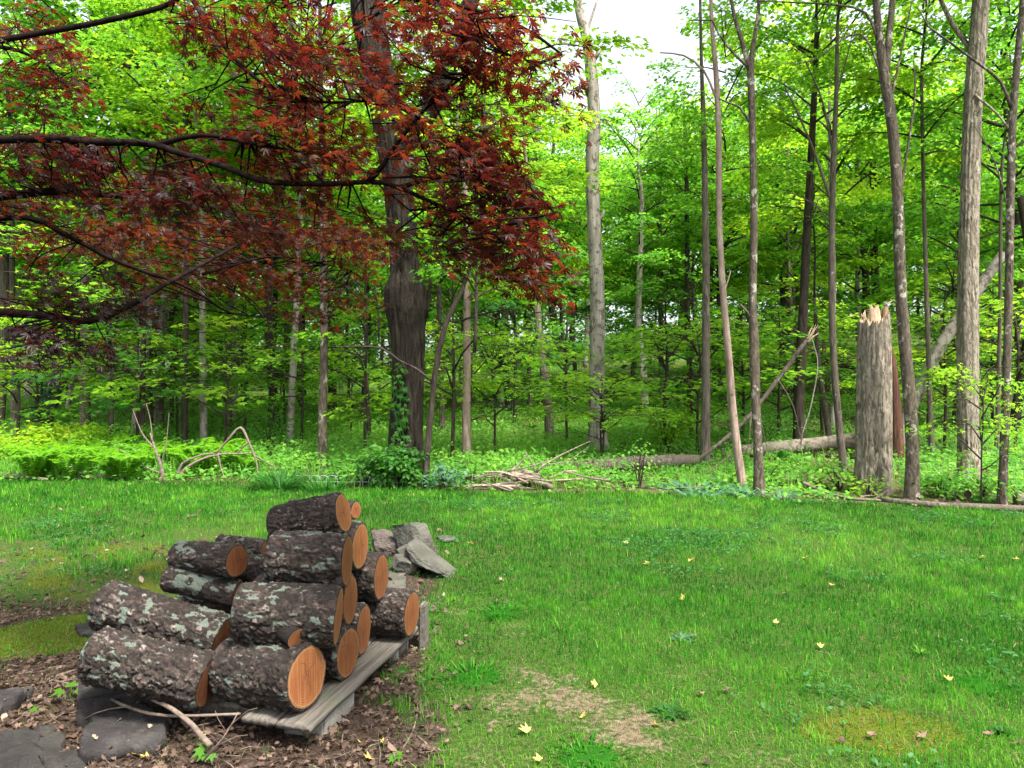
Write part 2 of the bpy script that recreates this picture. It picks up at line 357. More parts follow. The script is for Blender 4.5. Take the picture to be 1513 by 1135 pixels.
def tube(mb, P, r, ns=8, ds=0.2, rough=0.06, seed=0, ridge=0.0, nridge=18, flare=0.0, caps=True, **at_):
    """a tapering limb through the points P; ridge raises bark ridges along it"""
    P, r = resample(P, r, ds); T, U, B = frames(P); n = len(P)
    th = np.linspace(0, 2 * pi, ns, endpoint=False)
    L = np.concatenate([[0], np.cumsum(np.linalg.norm(np.diff(P, axis=0), axis=1))])
    TH, LL = np.meshgrid(th, L); RR = np.repeat(r[:, None], ns, 1)
    q = np.stack([np.cos(TH).ravel() * 1.3, np.sin(TH).ravel() * 1.3, LL.ravel() * 0.9], 1)
    RR = RR * (1 + rough * 2 * (fbm(q, 3, seed) - 0.5).reshape(n, ns))
    if ridge:
        g = np.stack([np.cos(TH).ravel() * nridge / 6.3, np.sin(TH).ravel() * nridge / 6.3, LL.ravel() * 1.1], 1)
        RR = RR + ridge * (1 - 2.2 * np.abs(fbm(g, 3, seed + 3) - 0.5).reshape(n, ns) * 2)
    if flare: 
        lob = 1 + 0.35 * np.cos(TH * 5 + seed) 
        RR = RR * (1 + flare * np.exp(-LL / (0.22)) * lob)
    V = P[:, None] + RR[..., None] * (np.cos(TH)[..., None] * U[:, None] + np.sin(TH)[..., None] * B[:, None])
    V = V.reshape(-1, 3); Fq = grid_faces(n, ns); fl = [Fq]
    if caps:
        V = np.vstack([V, P[:1], P[-1:]]); j = np.arange(ns); k = (j + 1) % ns; e = (n - 1) * ns
        fl.append(np.stack([k, j, np.full(ns, n * ns)], 1)); fl.append(np.stack([e + j, e + k, np.full(ns, n * ns + 1)], 1))
    mb.add(V, fl, **at_); return P, r
def unit(a): return a / np.maximum(np.linalg.norm(a, axis=-1, keepdims=True), 1e-9)
# leaf outlines: x across, y along the leaf, z up; triangles
KITE = (np.array([(0, 0, 0), (-0.36, 0.45, 0.07), (0, 1, -0.10), (0.36, 0.45, 0.07)]), np.array([(0, 2, 1), (0, 3, 2)]))
def lobed(lobes, notch, droop):
    v = [(0, 0, 0)]
    n = len(lobes)
    for i, (a, l) in enumerate(lobes):
        a = R_(a)
        if i:
            am = R_((lobes[i - 1][0] + lobes[i][0]) / 2); v.append((sin(am) * notch, cos(am) * notch + 0.02, 0.03))
        v.append((sin(a) * l, cos(a) * l, -droop * l * l))
    f = [(0, i + 1, i) for i in range(1, len(v) - 1)]
    return np.array(v, float), np.array([(0, b, a) for (a, b) in [(i, i + 1) for i in range(1, len(v) - 1)]])
MAPLE3 = lobed([(-95, 0.42), (-48, 0.72), (0, 0.95), (48, 0.72), (95, 0.42)], 0.40, 0.16)
def palmate():
    """seven slim pointed lobes, each widest at its middle"""
    v = [(0, 0, 0)]; f = []
    for a, l in ((-118, 0.36), (-78, 0.66), (-38, 0.90), (0, 1.0), (38, 0.90), (78, 0.66), (118, 0.36)):
        a = R_(a); s, c = sin(a), cos(a); w = 0.115 * l + 0.02; k = len(v)
        v += [(s * l * 0.5 - c * w, c * l * 0.5 + s * w, -0.03), (s * l, c * l, -0.26 * l * l), (s * l * 0.5 + c * w, c * l * 0.5 - s * w, -0.03)]
        f += [(0, k + 1, k), (0, k + 2, k + 1)]
    return np.array(v, float), np.array(f)
PALM = palmate()
OVAL = (np.array([(0, 0, 0), (-0.26, 0.3, 0.05), (-0.24, 0.65, 0.05), (0, 1, -0.08), (0.24, 0.65, 0.05), (0.26, 0.3, 0.05), (0, 0.5, -0.02)]),
        np.array([(6, 1, 0), (6, 2, 1), (6, 3, 2), (6, 4, 3), (6, 5, 4), (6, 0, 5)]))
def leaves(mb, P, N, S, tmpl, v, D=None, rs=rng):
    """one leaf per point: normal N, size S, number v, optional pointing direction D"""
    P = np.asarray(P, float); n = len(P)
    if n == 0: return
    N = unit(np.asarray(N, float)); S = np.broadcast_to(np.asarray(S, float), (n,))
    if D is None: D = rs.normal(size=(n, 3))
    D = D - N * np.sum(D * N, 1, keepdims=True); D = unit(D); X = np.cross(D, N)
    tv, tf = tmpl; k = len(tv)
    V = P[:, None] + S[:, None, None] * (tv[None, :, 0:1] * X[:, None] + tv[None, :, 1:2] * D[:, None] + tv[None, :, 2:3] * N[:, None])
    Fi = tf[None] + (np.arange(n) * k)[:, None, None]
    mb.add(V.reshape(-1, 3), Fi.reshape(-1, tf.shape[1]), v=np.repeat(np.clip(v, 0, 1), k))
def spray(mb, c, az, L, W, n, size, tmpl, v0, droop=0.16, jit=0.45, thick=0.05, rs=rng, vj=0.16):
    """a flat drooping spray of leaves that starts at c and runs out in direction az"""
    a = rs.uniform(0, 1, n) ** 0.8; w = rs.normal(0, 0.5, n) * (0.25 + 0.75 * np.sin(np.clip(a, 0, 1) * pi * 0.85 + 0.3)) 
    o = np.array([sin(az), cos(az), 0]); s = np.array([cos(az), -sin(az), 0])
    P = np.asarray(c)[None] + (a * L)[:, None] * o + (w * W)[:, None] * s
    P[:, 2] += -droop * L * a ** 2 - 0.10 * W * w ** 2 * 2 + rs.normal(0, thick, n)
    N = np.stack([rs.normal(0, jit, n), rs.normal(0, jit, n), np.ones(n)], 1) + 0.35 * a[:, None] * o
    D = o[None] + rs.normal(0, 0.6, (n, 3)) + np.array([0, 0, -0.35])
    leaves(mb, P, N, size * rs.uniform(0.7, 1.2, n), tmpl, v0 + rs.normal(0, vj, n), D, rs)

# ---------------------------------------------------------------- the ground
def blob(x, y, cx, cy_, rx, ry): return np.exp(-(((x - cx) / rx) ** 2 + ((y - cy_) / ry) ** 2))
def masks(x, y):
    x = np.asarray(x, float); y = np.asarray(y, float)
    nz = fbm2(x, y, 1.6, 3, 21); nf = fbm2(x, y, 5.0, 3, 22)
    wood = smooth(-0.10, 0.25, y - edge_y(x) + (nf - 0.5) * 0.5)
    bare = np.zeros_like(x)
    for cx, cy_, rx, ry, k in ((0.22, 3.57, 0.17, 0.28, 1.0), (0.53, 3.22, 0.17, 0.15, 1.0), (-0.03, 3.42, 0.16, 0.22, 0.75), (0.02, 4.55, 0.11, 0.35, 0.5), (-0.10, 2.95, 0.25, 0.2, 0.5), (0.9, 2.95, 0.3, 0.14, 0.6), (0.38, 3.40, 0.2, 0.2, 0.85), (0.05, 3.85, 0.12, 0.2, 0.6),
                               (0.85, 3.85, 0.12, 0.12, 0.4), (1.0, 4.35, 0.2, 0.16, 0.35), (-0.45, 8.0, 0.35, 0.3, 0.35), (-0.25, 6.3, 0.35, 0.4, 0.3), (-0.35, 5.0, 0.2, 0.3, 0.5), (1.5, 3.4, 0.2, 0.12, 0.4)):
        bare = np.maximum(bare, 0.85 * k * blob(x, y, cx, cy_, rx * 1.45, ry * 1.45))
    bare = np.clip(0.80 * bare * (0.25 + 1.5 * nf) * (0.3 + 1.4 * fbm2(x, y, 14.0, 3, 23)), 0, 1)
    xr = np.interp(y, [2.0, 2.9, 3.8, 4.4, 5.3, 6.4, 7.0], [-0.22, -0.36, -0.44, -0.40, -0.52, -0.58, -0.75])
    near = smooth(0.40, -0.34, x - xr + (nf - 0.5) * 0.9 + (fbm2(x, y, 14.0, 2, 24) - 0.5) * 0.5) * smooth(4.9, 4.3, y + (nz - 0.5)) * smooth(-5, -3.5, x)
    rocks = blob(x, y, -0.82, 5.6, 0.35, 0.9) * 0.9
    lft = smooth(-1.3, -1.9, x) * (smooth(5.6, 4.6, y) * 0.55 + smooth(8.2, 6.5, y) * 0.30) * smooth(0.38, 0.62, nz + 0.10)
    litter = np.clip(np.maximum(np.maximum(near, rocks), lft), 0, 1)
    moss = np.maximum(blob(x, y, -2.75, 4.45, 0.5, 0.5), 1.1 * blob(x, y, 1.62, 3.22, 0.38, 0.24))
    moss = np.maximum(moss, 0.55 * smooth(-1.2, -2.2, x) * smooth(8.2, 6.5, y) * smooth(0.35, 0.6, nf))
    litter = litter * (1 - smooth(0.35, 0.7, np.maximum(blob(x, y, -2.75, 4.45, 0.5, 0.5), blob(x, y, 1.62, 3.22, 0.33, 0.22))))
    moss = moss * (0.5 + fbm2(x, y, 11.0, 3, 25))
    return bare, np.clip(moss, 0, 1), litter, wood
xs = np.unique(np.concatenate([np.linspace(-150, -10, 50), np.linspace(-10, -4, 50), np.linspace(-4, 3, 170), np.linspace(3, 10, 70), np.linspace(10, 150, 50)]))
ys = np.unique(np.concatenate([np.linspace(-60, 1, 24), np.linspace(1, 6, 130), np.linspace(6, 13, 110), np.linspace(13, 40, 90), np.linspace(40, 230, 60)]))
GX, GY = np.meshgrid(xs, ys); gx, gy = GX.ravel(), GY.ravel()
mb = MB(); ba, mo, lt, wd = masks(gx, gy)
mb.add(np.stack([gx, gy, H(gx, gy)], 1), grid_faces(len(ys), len(xs), False), bare=ba, moss=mo, litter=lt, wood=wd)
gobj = mb.build('ground', M['ground'], None, True); gobj['kind'] = 'structure'; gobj['label'] = 'lawn and woodland floor'

# ---------------------------------------------------------------- grass of the lawn
def blades(mb, x, y, h, w, v, lean=0.45, rs=rng):
    n = len(x); z = H(x, y); az = rs.uniform(0, 2 * pi, n); d = np.stack([np.sin(az), np.cos(az), np.zeros(n)], 1)
    s = np.stack([np.cos(az + rs.normal(0, 0.6, n)), -np.sin(az), np.zeros(n)], 1)
    ln = np.abs(rs.normal(0, lean, n)); b = np.stack([x, y, z - 0.004], 1)
    up = np.array([0, 0, 1.0])
    m1 = b + (h * 0.55)[:, None] * up + (h * ln * 0.28)[:, None] * d
    tp = b + (h * np.maximum(0.35, 1 - 0.35 * ln))[:, None] * up + (h * ln * 0.95)[:, None] * d
    hw = (w * 0.5)[:, None] * s
    V = np.stack([b - hw, b + hw, m1 + hw * 0.8, m1 - hw * 0.8, tp], 1).reshape(-1, 3)
    i = np.arange(n)[:, None] * 5
    mb.add(V, [i + np.array([[0, 1, 2, 3]]), i + np.array([[3, 2, 4]])], v=np.repeat(np.clip(v, 0, 1), 5))
def scatter(dens, y0, y1, pad=0.8, kx=0.72):
    """random points of the visible lawn between depths y0 and y1"""
    area = (y1 - y0) * ((y0 + y1) * kx + 2 * pad); n = int(dens * area)
    y = rng.uniform(y0, y1, n); x = rng.uniform(-1, 1, n) * (y1 * kx + pad)
    k = np.abs(x) < y * kx + pad; return x[k], y[k]
def lawn_cover(x, y):
    b, m, l, w = masks(x, y); nz = fbm2(x, y, 2.2, 3, 31)
    d = (1 - w) * (1 - np.clip(b * 1.15, 0, 1)) * np.maximum(1 - 1.15 * l, 0.05 * (fbm2(x, y, 6.0, 2, 36) > 0.55)) * (1 - 0.85 * smooth(0.3, 0.7, m))
    thin = smooth(-1.0, -2.0, x) * smooth(9.0, 7.2, y)
    return d * (1 - 0.85 * thin * smooth(0.70, 0.42, nz)) * (1 - 0.40 * smooth(4.8, 3.4, y) * smooth(0.62, 0.40, nz)), nz, m, b
mb = MB(); ms = MB(); st = MB()
for y0, y1, dens, hh, ww in ((2.3, 4.2, 7800, 0.056, 0.0034), (4.2, 6.5, 4400, 0.062, 0.0048), (6.5, 9.0, 2100, 0.066, 0.0066), (9.0, 12.2, 1500, 0.070, 0.0090)):
    x, y = scatter(dens, y0, y1)
    c, nz, m, b = lawn_cover(x, y); c = c * (0.62 + 0.65 * smooth(0.30, 0.62, fbm2(x, y, 1.1, 3, 35))); k = rng.uniform(0, 1, len(x)) < c
    x, y, nz, b = x[k], y[k], nz[k], b[k]; n3 = fbm2(x, y, 7.0, 2, 41); n4 = fbm2(x, y, 0.7, 2, 43)
    tuft = smooth(0.55, 0.75, n3)
    h = hh * rng.uniform(0.45, 1.15, len(x)) * (0.55 + 0.75 * nz + 0.5 * tuft) * (1 - 0.5 * np.clip(b * 2, 0, 1))
    v = -0.30 + 1.40 * n4 + rng.normal(0, 0.22, len(x)) + 1.4 * (n3 - 0.5)
    blades(mb, x, y, h, ww * rng.uniform(0.7, 1.25, len(x)), v)
    k = rng.uniform(0, 1, len(x)) < 0.025 + 0.16 * smooth(0.15, 0.6, b)
    blades(st, x[k], y[k], h[k] * 0.8, np.full(k.sum(), ww * 0.7), rng.uniform(0, 1, k.sum()), 1.2)
x, y = scatter(6500, 2.4, 5.2); b_, m_, l_, w_ = masks(x, y); k = rng.uniform(0, 1, len(x)) < (1 - w_) * (1 - np.clip(l_ * 1.3, 0, 1)) * (1 - 0.8 * np.clip(b_ * 1.6, 0, 1)) * (1 - 0.6 * m_); x, y = x[k], y[k]
blades(mb, x, y, rng.uniform(0.012, 0.030, len(x)), rng.uniform(0.0025, 0.0042, len(x)), -0.05 + 1.1 * fbm2(x, y, 0.7, 2, 43) + rng.normal(0, 0.25, len(x)), 0.9)
g = mb.build('grass', M['grass_blade']); g['kind'] = 'stuff'; g['label'] = 'short green lawn grass'
g = st.build('dry_grass', M['straw']); g['kind'] = 'stuff'; g['label'] = 'dry straw coloured blades in the lawn'
x, y = scatter(5200, 2.4, 7.5); _, m, _, _ = masks(x, y); k = rng.uniform(0, 1, len(x)) < smooth(0.25, 0.7, m); x, y = x[k], y[k]
blades(ms, x, y, 0.014 * rng.uniform(0.5, 1.3, len(x)), np.full(len(x), 0.005), 0.45 + rng.normal(0, 0.25, len(x)) + (fbm2(x, y, 9, 2, 51) - 0.5), 0.8)
g = ms.build('moss', M['moss_blade']); g['kind'] = 'stuff'; g['label'] = 'yellow green moss on the ground'

# clover and other small round leaves woven into the turf, in patches
mb = MB(); x, y = scatter(1500, 2.4, 9.5); c, _, _, _ = lawn_cover(x, y); k = rng.uniform(0, 1, len(x)) < np.clip(c, 0, 1) * smooth(0.55, 0.68, fbm2(x, y, 1.9, 3, 91)); x, y = x[k], y[k]; n = len(x)
leaves(mb, np.stack([x, y, H(x, y) + rng.uniform(0.015, 0.045, n)], 1), np.stack([rng.normal(0, 0.4, n), rng.normal(0, 0.4, n), np.ones(n)], 1), rng.uniform(0.014, 0.030, n) * (1 + 0.05 * y), OVAL, rng.normal(0.35, 0.2, n))
g = mb.build('clover', M['clover_leaf']); g['kind'] = 'stuff'; g['label'] = 'small round clover leaves woven into the turf'
mb = MB(); x, y = scatter(900, 2.4, 7.0); c, nz, m, b = lawn_cover(x, y); k = rng.uniform(0, 1, len(x)) < np.clip(1.1 - c, 0, 1) * (1 - masks(x, y)[3]); x, y = x[k], y[k]
blades(mb, x, y, rng.uniform(0.02, 0.05, len(x)), np.full(len(x), 0.0026), rng.uniform(0, 1, len(x)), 2.2)
g = mb.build('thatch', M['thatch']); g['kind'] = 'stuff'; g['label'] = 'dead brown thatch between the grass'

# ---------------------------------------------------------------- dead leaves and crumbs of bark on the ground
CURL = (np.array([(0, 0, 0), (-0.33, 0.25, 0.18), (-0.12, 0.5, 0.02), (-0.40, 0.72, 0.24), (0, 1.05, 0.16), (0.36, 0.68, 0.10), (0.14, 0.45, 0.0), (0.34, 0.2, 0.22)]),
        np.array([(0, 2, 1), (2, 4, 3), (2, 5, 4), (2, 6, 5), (0, 6, 2), (0, 7, 6)]))
OVC = (OVAL[0] * np.array([1.1, 1, 2.2]) + np.array([[0, 0, 0], [0, 0, .12], [0, 0, .2], [0, 0, .25], [0, 0, .05], [0, 0, 0], [0, 0, 0]]), OVAL[1])
DLOB = lobed([(-140, 0.45), (-85, 0.75), (-40, 0.9), (0, 1.05), (42, 0.85), (88, 0.7), (140, 0.4)], 0.42, -0.25)
mb = MB()
def litter_pts(n, x0, x1, y0, y1, f):
    x = rng.uniform(x0, x1, n); y = rng.uniform(y0, y1, n); k = rng.uniform(0, 1, n) < f(x, y); return x[k], y[k]
def drop(x, y, smin, smax, vlo=0.0, vhi=1.0, tilt=0.5):
    n = len(x); P = np.stack([x, y, H(x, y) + rng.uniform(0.002, 0.022, n)], 1)
    N = np.stack([rng.normal(0, tilt, n), rng.normal(0, tilt, n), rng.choice([1, 1, -1], n)], 1)
    P[:, 2] += np.where(N[:, 2] < 0, 0.012, 0)
    S = rng.uniform(smin, smax, n); vv = rng.uniform(vlo, vhi, n) ** 1.2; w = rng.integers(0, 3, n)
    for i, t in enumerate((CURL, OVC, DLOB)): k = w == i; leaves(mb, P[k], N[k], S[k] * (1, 1.15, 0.8)[i], t, vv[k])
x, y = litter_pts(26000, -4.4, 0.1, 2.5, 5.2, lambda x, y: masks(x, y)[2] ** 1.3 * 0.62); drop(x, y, 0.010, 0.034, 0, 0.9)
x, y = litter_pts(5200, -4.4, 0.1, 2.5, 7.2, lambda x, y: masks(x, y)[2] * 0.30); drop(x, y, 0.024, 0.058, 0.10, 1.0)
x, y = litter_pts(2600, -7, 0, 4.5, 9.0, lambda x, y: 0.10 + 0.3 * masks(x, y)[2]); drop(x, y, 0.025, 0.06, 0.2, 1.0)
x, y = litter_pts(420, -1, 6, 2.6, 9, lambda x, y: 0.25 + 0.7 * masks(x, y)[0]); drop(x, y, 0.015, 0.035, 0.0, 0.8)
x, y = litter_pts(26000, -14, 16, 8.4, 26, lambda x, y: masks(x, y)[3] * (0.28 + 0.5 * smooth(0.45, 0.65, fbm2(x, y, 0.5, 2, 61))) * (0.45 + 0.55 * smooth(0, 0.35, x / y))); drop(x, y, 0.05, 0.13, 0.2, 1.0)
g = mb.build('leaf_litter', M['dead_leaf']); g['kind'] = 'stuff'; g['label'] = 'brown dead leaves lying on the ground'
mb = MB()
for _ in range(520):
    if rng.uniform() < 0.55: x, y = rng.uniform(-3.2, -0.2), rng.uniform(2.6, 4.8)
    else: x, y = rng.uniform(-9, 9), rng.uniform(8.5, 15)
    b, m, l, w = (float(q[0]) for q in masks(np.array([x]), np.array([y])))
    if max(l, w) < 0.6: continue
    a = rng.uniform(0, pi); L = rng.uniform(0.04, 0.16) * (1 if y < 6 else 3); r = rng.uniform(0.0015, 0.003) * (1 if y < 6 else 2.2)
    z = Hs(x, y) + 0.015; d = np.array([cos(a), sin(a), rng.uniform(-0.05, 0.15)]) * L
    p = np.array([x, y, z]); tube(mb, [p, p + d * 0.5 + rng.normal(0, 0.006, 3), p + d], [r, r * 0.8, r * 0.5], 4, 0.05, 0, caps=False)
g = mb.build('twig_litter', M['stick_bark']); g['kind'] = 'stuff'; g['label'] = 'thin broken twigs strewn on the ground'
# ---------------------------------------------------------------- the log pile
def make_log(label, Pf, Pb, r0, r1, seed, lichen=0.0, front='cut_wood', stub=None, cracks=2, plate=1.0):
    """front end Pf (radius r0), back end Pb (radius r1)"""
    Pf, Pb = np.array(Pf), np.array(Pb); ax = Pf - Pb; L = np.linalg.norm(ax); ax /= L
    up = np.array([0, 0, 1.0]); e1 = np.cross(up, ax); e1 /= np.linalg.norm(e1); e2 = np.cross(ax, e1)
    mid = (Pf + Pb) / 2
    root = thing('firewood_log', label, 'log', tuple(mid), 'cut logs stacked on the low platform')
    root.rotation_euler = Matrix((tuple(e1), tuple(e2), tuple(ax))).transposed().to_euler()
    ns = max(72, int(2 * pi * r0 / 0.0055)); nl = max(40, int(L / 0.0055))
    th = np.linspace(0, 2 * pi, ns, endpoint=False); zz = np.linspace(-L / 2, L / 2, nl)
    TH, ZZ = np.meshgrid(th, zz); t = (ZZ / L + 0.5); rad = r1 + (r0 - r1) * t
    cx, sx = np.cos(TH), np.sin(TH)
    q = np.stack([cx.ravel() * 1.2, sx.ravel() * 1.2, ZZ.ravel() * 3], 1)
    big = (fbm(q, 3, seed) - 0.5).reshape(TH.shape)
    bend = 0.05 * r0 * np.sin(ZZ / L * 3.0 + seed)
    pc = np.stack([(cx * rad).ravel(), (sx * rad).ravel(), ZZ.ravel() * 0.55], 1)
    warp = np.stack([fbm(pc * 24, 3, seed + s) - 0.5 for s in (11, 12, 13)], 1) * 0.045
    f1, f2, cid, rel = voro((pc + warp) * 30, seed + 5); g1, g2, cid2, rel2 = voro((pc + warp * 0.8) * 62, seed + 8)
    tang = np.stack([(-sx).ravel(), cx.ravel(), np.zeros(sx.size)], 1)
    # loose scales: each lifts along one edge like a shingle
    lift = np.clip(0.5 + 0.75 * (rel[:, 2] * np.sign(np.sin(seed * 3.1) + 0.1) + 0.8 * (rel * tang).sum(1) * (cid - 0.35) * 2), 0, 1.25)
    lift2 = np.clip(0.5 + 0.9 * (rel2[:, 2] * 0.6 + (rel2 * tang).sum(1) * (cid2 - 0.5) * 2), 0, 1.2)
    edge = smooth(0.0, 0.11, f2 - f1); edge2 = smooth(0.0, 0.14, g2 - g1)
    fine = fbm(pc * 150, 3, seed + 20) - 0.5; ragged = fbm(pc * np.array([60, 60, 40]), 3, seed + 21) - 0.5
    hgt = (edge * (0.15 + 0.5 * cid + 0.55 * lift) * 0.0105 + edge2 * (0.2 + 0.4 * cid2 + 0.5 * lift2) * 0.0052 + fine * 0.0032 + ragged * 0.0055) * plate
    hgt = hgt.reshape(TH.shape)
    # bark breaks away a little at the two ends
    hgt = hgt * smooth(0.0, 0.02, 0.5 * L - np.abs(ZZ) + 0.006)
    rr = rad * 0.95 * (1 + 0.16 * big) + hgt
    V = np.stack([rr * cx + bend, rr * sx, ZZ + 0.004 * (fbm(q * 9, 2, seed + 4) - 0.5).reshape(TH.shape) * (np.abs(ZZ) > L / 2 - 1e-6)], -1).reshape(-1, 3)
    v = (0.05 + 0.34 * cid + 0.40 * cid2 + 0.30 * lift2 + 0.6 * fine + 0.5 * (fbm(pc * 7, 2, seed + 40) - 0.5)) * (0.35 + 0.65 * edge * edge2)
    # grey flakes and lichen grow in patches
    pn = fbm(pc * 11.0, 3, seed + 30); pl = fbm(pc * 42.0, 4, seed + 33)
    top = 0.5 + 0.5 * (np.cos(TH) * e1[2] + np.sin(TH) * e2[2]).ravel()
    li = np.clip(0.12 + (pn - (0.60 - 0.12 * lichen)) * 2.2 + (pl - 0.5) * 4.6 - 0.25 * (1 - top), 0, 1) * (lichen > 0)
    n0 = len(V); F1 = grid_faces(nl, ns)
    # bark lip at both ends, reaching in behind the cut
    lip_i, lip_o = [], []
    Vb = [V]; vv = [v]; ll = [li]; Fs = [F1]; off = n0
    for e, s in ((0, 1), (nl - 1, -1)):
        ring = V[e * ns:(e + 1) * ns].copy(); c = np.array([bend[e, 0], 0, ring[:, 2].mean()])
        inn = c + (ring - c) * 0.86; inn[:, 2] = ring[:, 2].mean() + s * 0.004
        Vb.append(inn); vv.append(np.full(ns, 0.15)); ll.append(np.zeros(ns))
        j = np.arange(ns); k = (j + 1) % ns; a = e * ns
        Fs.append(np.stack([a + k, a + j, off + j, off + k], 1) if s > 0 else np.stack([a + j, a + k, off + k, off + j], 1)); off += ns
    mb = MB(); mb.add(np.vstack(Vb), Fs, v=np.clip(np.concatenate(vv), 0, 1), lichen=np.concatenate(ll))
    mb.build('bark', M['log_bark'], root, True)
    for e, s, mat in ((nl - 1, 1, front), (0, -1, 'shaded_cut')):
        ring = V[e * ns:(e + 1) * ns]; c = np.array([bend[e, 0], 0, s * L / 2 + s * 0.001]); nr = 26
        RV = [c[None]]; ra = [np.zeros(1)]; ck = [np.zeros(1)]
        dirs = rng.uniform(0, 2 * pi, cracks); lens = rng.uniform(0.35, 0.8, cracks)
        for i in range(1, nr + 1):
            u = i / nr; p = c + (ring - c) * (0.955 * u); p[:, 2] = c[2] + s * (0.002 * (1 - u) + 0.0012 * (vnoise(p * 60 + 3.1, seed) - 0.5)); RV.append(p); ra.append(np.full(ns, u))
            a = np.zeros(ns)
            for d, l in zip(dirs, lens):
                da = np.abs((th - d - 0.25 * np.sin(u * 7 + d) + pi) % (2 * pi) - pi) * u * r0
                a = np.maximum(a, np.where((u < l), smooth(0.0042, 0.0014, da), 0))
            ck.append(a * 0.75)
        idx = lambda i, j: 1 + (i - 1) * ns + j
        j = np.arange(ns); k = (j + 1) % ns
        tri = np.stack([np.zeros(ns, int), 1 + j, 1 + k], 1); qd = [np.stack([idx(i, j), idx(i + 1, j), idx(i + 1, k), idx(i, k)], 1) for i in range(1, nr)]
        qd = np.concatenate(qd)
        if s < 0: tri = tri[:, ::-1]; qd = qd[:, ::-1]
        m2 = MB(); m2.add(np.vstack(RV), [tri, qd], rad=np.concatenate(ra), crack=np.concatenate(ck))
        fo = m2.build('cut_face', M[mat], root, True)
    if stub:
        # a cut branch stub: t along the log, angle, length, radius, kind
        for tt, an, ln, sr, kind in stub:
            z = (tt - 0.5) * L; o = np.array([cos(an), sin(an), 0.95 if kind == 'cut' else 0.15]); o /= np.linalg.norm(o)
            base = np.array([cos(an) * r0 * 0.75, sin(an) * r0 * 0.75, z]); tip = base + o * (r0 * 0.25 + ln)
            mb = MB(); tube(mb, [base, (base + tip) / 2, tip], [sr * 1.25, sr * 1.06, sr], 26, 0.02, 0.10, seed, v=0.18, lichen=0.0)
            so = mb.build('branch_stub', M['log_bark'], root, True)
            if kind == 'cut':
                T, U, B = frames(np.array([base, (base + tip) / 2, tip])); n = 40; a = np.linspace(0, 2 * pi, n, endpoint=False)
                RV = [(tip + o * 0.003)[None]]; ra = [np.zeros(1)]
                for i in range(1, 9): RV.append(tip + o * 0.003 + sr * 0.97 * i / 8 * (np.cos(a)[:, None] * U[-1] + np.sin(a)[:, None] * B[-1])); ra.append(np.full(n, i / 8))
                j = np.arange(n); k = (j + 1) % n
                m2 = MB(); m2.add(np.vstack(RV), [np.stack([np.zeros(n, int), 1 + j, 1 + k], 1), np.concatenate([np.stack([1 + i * n + j, 1 + (i + 1) * n + j, 1 + (i + 1) * n + k, 1 + i * n + k], 1) for i in range(7)])], rad=np.concatenate(ra), crack=np.zeros(1 + 8 * n))
                m2.build('stub_face', M['cut_wood'], so, True)
    return root
def log_by_back(label, f, Y, r0, b, L, r1=None, **kw):
    """front face at pixel f and depth Y; back end on the ray of pixel b, L away and farther off"""
    Pf = at(*f, Y); d = at(*b, 1.0) - Vector((0, 0, EYE)); o = Vector((0, 0, EYE)); w = o - Pf
    A = d.dot(d); Bq = 2 * d.dot(w); C = w.dot(w) - L * L; D = max(0.0, Bq * Bq - 4 * A * C)
    t = (-Bq + math.sqrt(D)) / (2 * A); Pb = o + d * t; Pb = Pf + (Pb - Pf).normalized() * L
    return make_log(label, Pf, Pb, r0, r1 or r0, **kw)
def log_by_az(label, f, Y, r0, az, b, r1=None, **kw):
    """front face at pixel f and depth Y, axis heading az, back end on the ray of pixel b"""
    Pf = at(*f, Y); bx = (b[0] - CX) / F; a = R_(az); s = (Pf.x - bx * Y) / (sin(a) + bx * cos(a))
    return make_log(label, Pf, at(b[0], b[1], Y + s * cos(a)), r0, r1 or r0, **kw)
def log_by_dir(label, f, Y, r0, az, el, L, r1=None, **kw):
    Pf = at(*f, Y); n = Vector((sin(R_(az)) * cos(R_(el)), -cos(R_(az)) * cos(R_(el)), sin(R_(el))))
    return make_log(label, Pf, Pf - n * L, r0, r1 or r0, **kw)
log_by_az('thick lichen spotted log at the front corner, round orange cut facing the lawn', (453, 1001), 3.10, 0.136, 68, (340, 984), 0.130, seed=1, lichen=0.9, stub=[(0.40, pi + 0.85, 0.012, 0.030, 'knot')], cracks=3)
log_by_dir('bottom row log with saw scored cut, second from the front corner', (515, 964), 3.45, 0.118, 75, 0, 0.45, seed=2, lichen=0.05, cracks=1)
log_by_dir('bottom row log with narrow cut end, third from the front corner', (538, 930), 3.76, 0.126, 84, 0, 0.46, seed=3, lichen=0.1)
log_by_dir('dark log at the far lawn end of the bottom row beside the grey upright board', (609, 906), 4.00, 0.122, 77, 0, 0.47, seed=4, lichen=0.0)
log_by_az('long log with a cut branch stub on its side, over the front corner log', (500, 911), 3.25, 0.128, 94, (352, 903), 0.118, seed=5, lichen=0.75, stub=[(0.56, pi + 0.42, 0.030, 0.046, 'cut')], cracks=1)
log_by_dir('second row log, just its cut face squeezed behind the log with the branch stub', (517, 887), 3.56, 0.120, 85, 0, 0.44, seed=6, lichen=0.05)
log_by_dir('second row log with ragged rim, above the far lawn end log', (563, 853), 3.92, 0.122, 81, 0, 0.47, seed=7, lichen=0.0, cracks=1)
log_by_az('dark barked third row log with a broken black twig stub by its cut', (513, 828), 3.40, 0.119, 89, (402, 826), 0.122, seed=8, lichen=0.03, stub=[(0.95, pi + 0.55, 0.040, 0.015, 'knot')], plate=1.2)
log_by_dir('third row log standing behind the log with the black twig stub', (533, 807), 3.72, 0.118, 81, 0, 0.45, seed=9, lichen=0.03)
log_by_az('topmost log of the pile, tilted up towards its cut end', (508, 758), 3.50, 0.094, 81, (405, 776), 0.080, seed=10, lichen=0.0, plate=1.15)
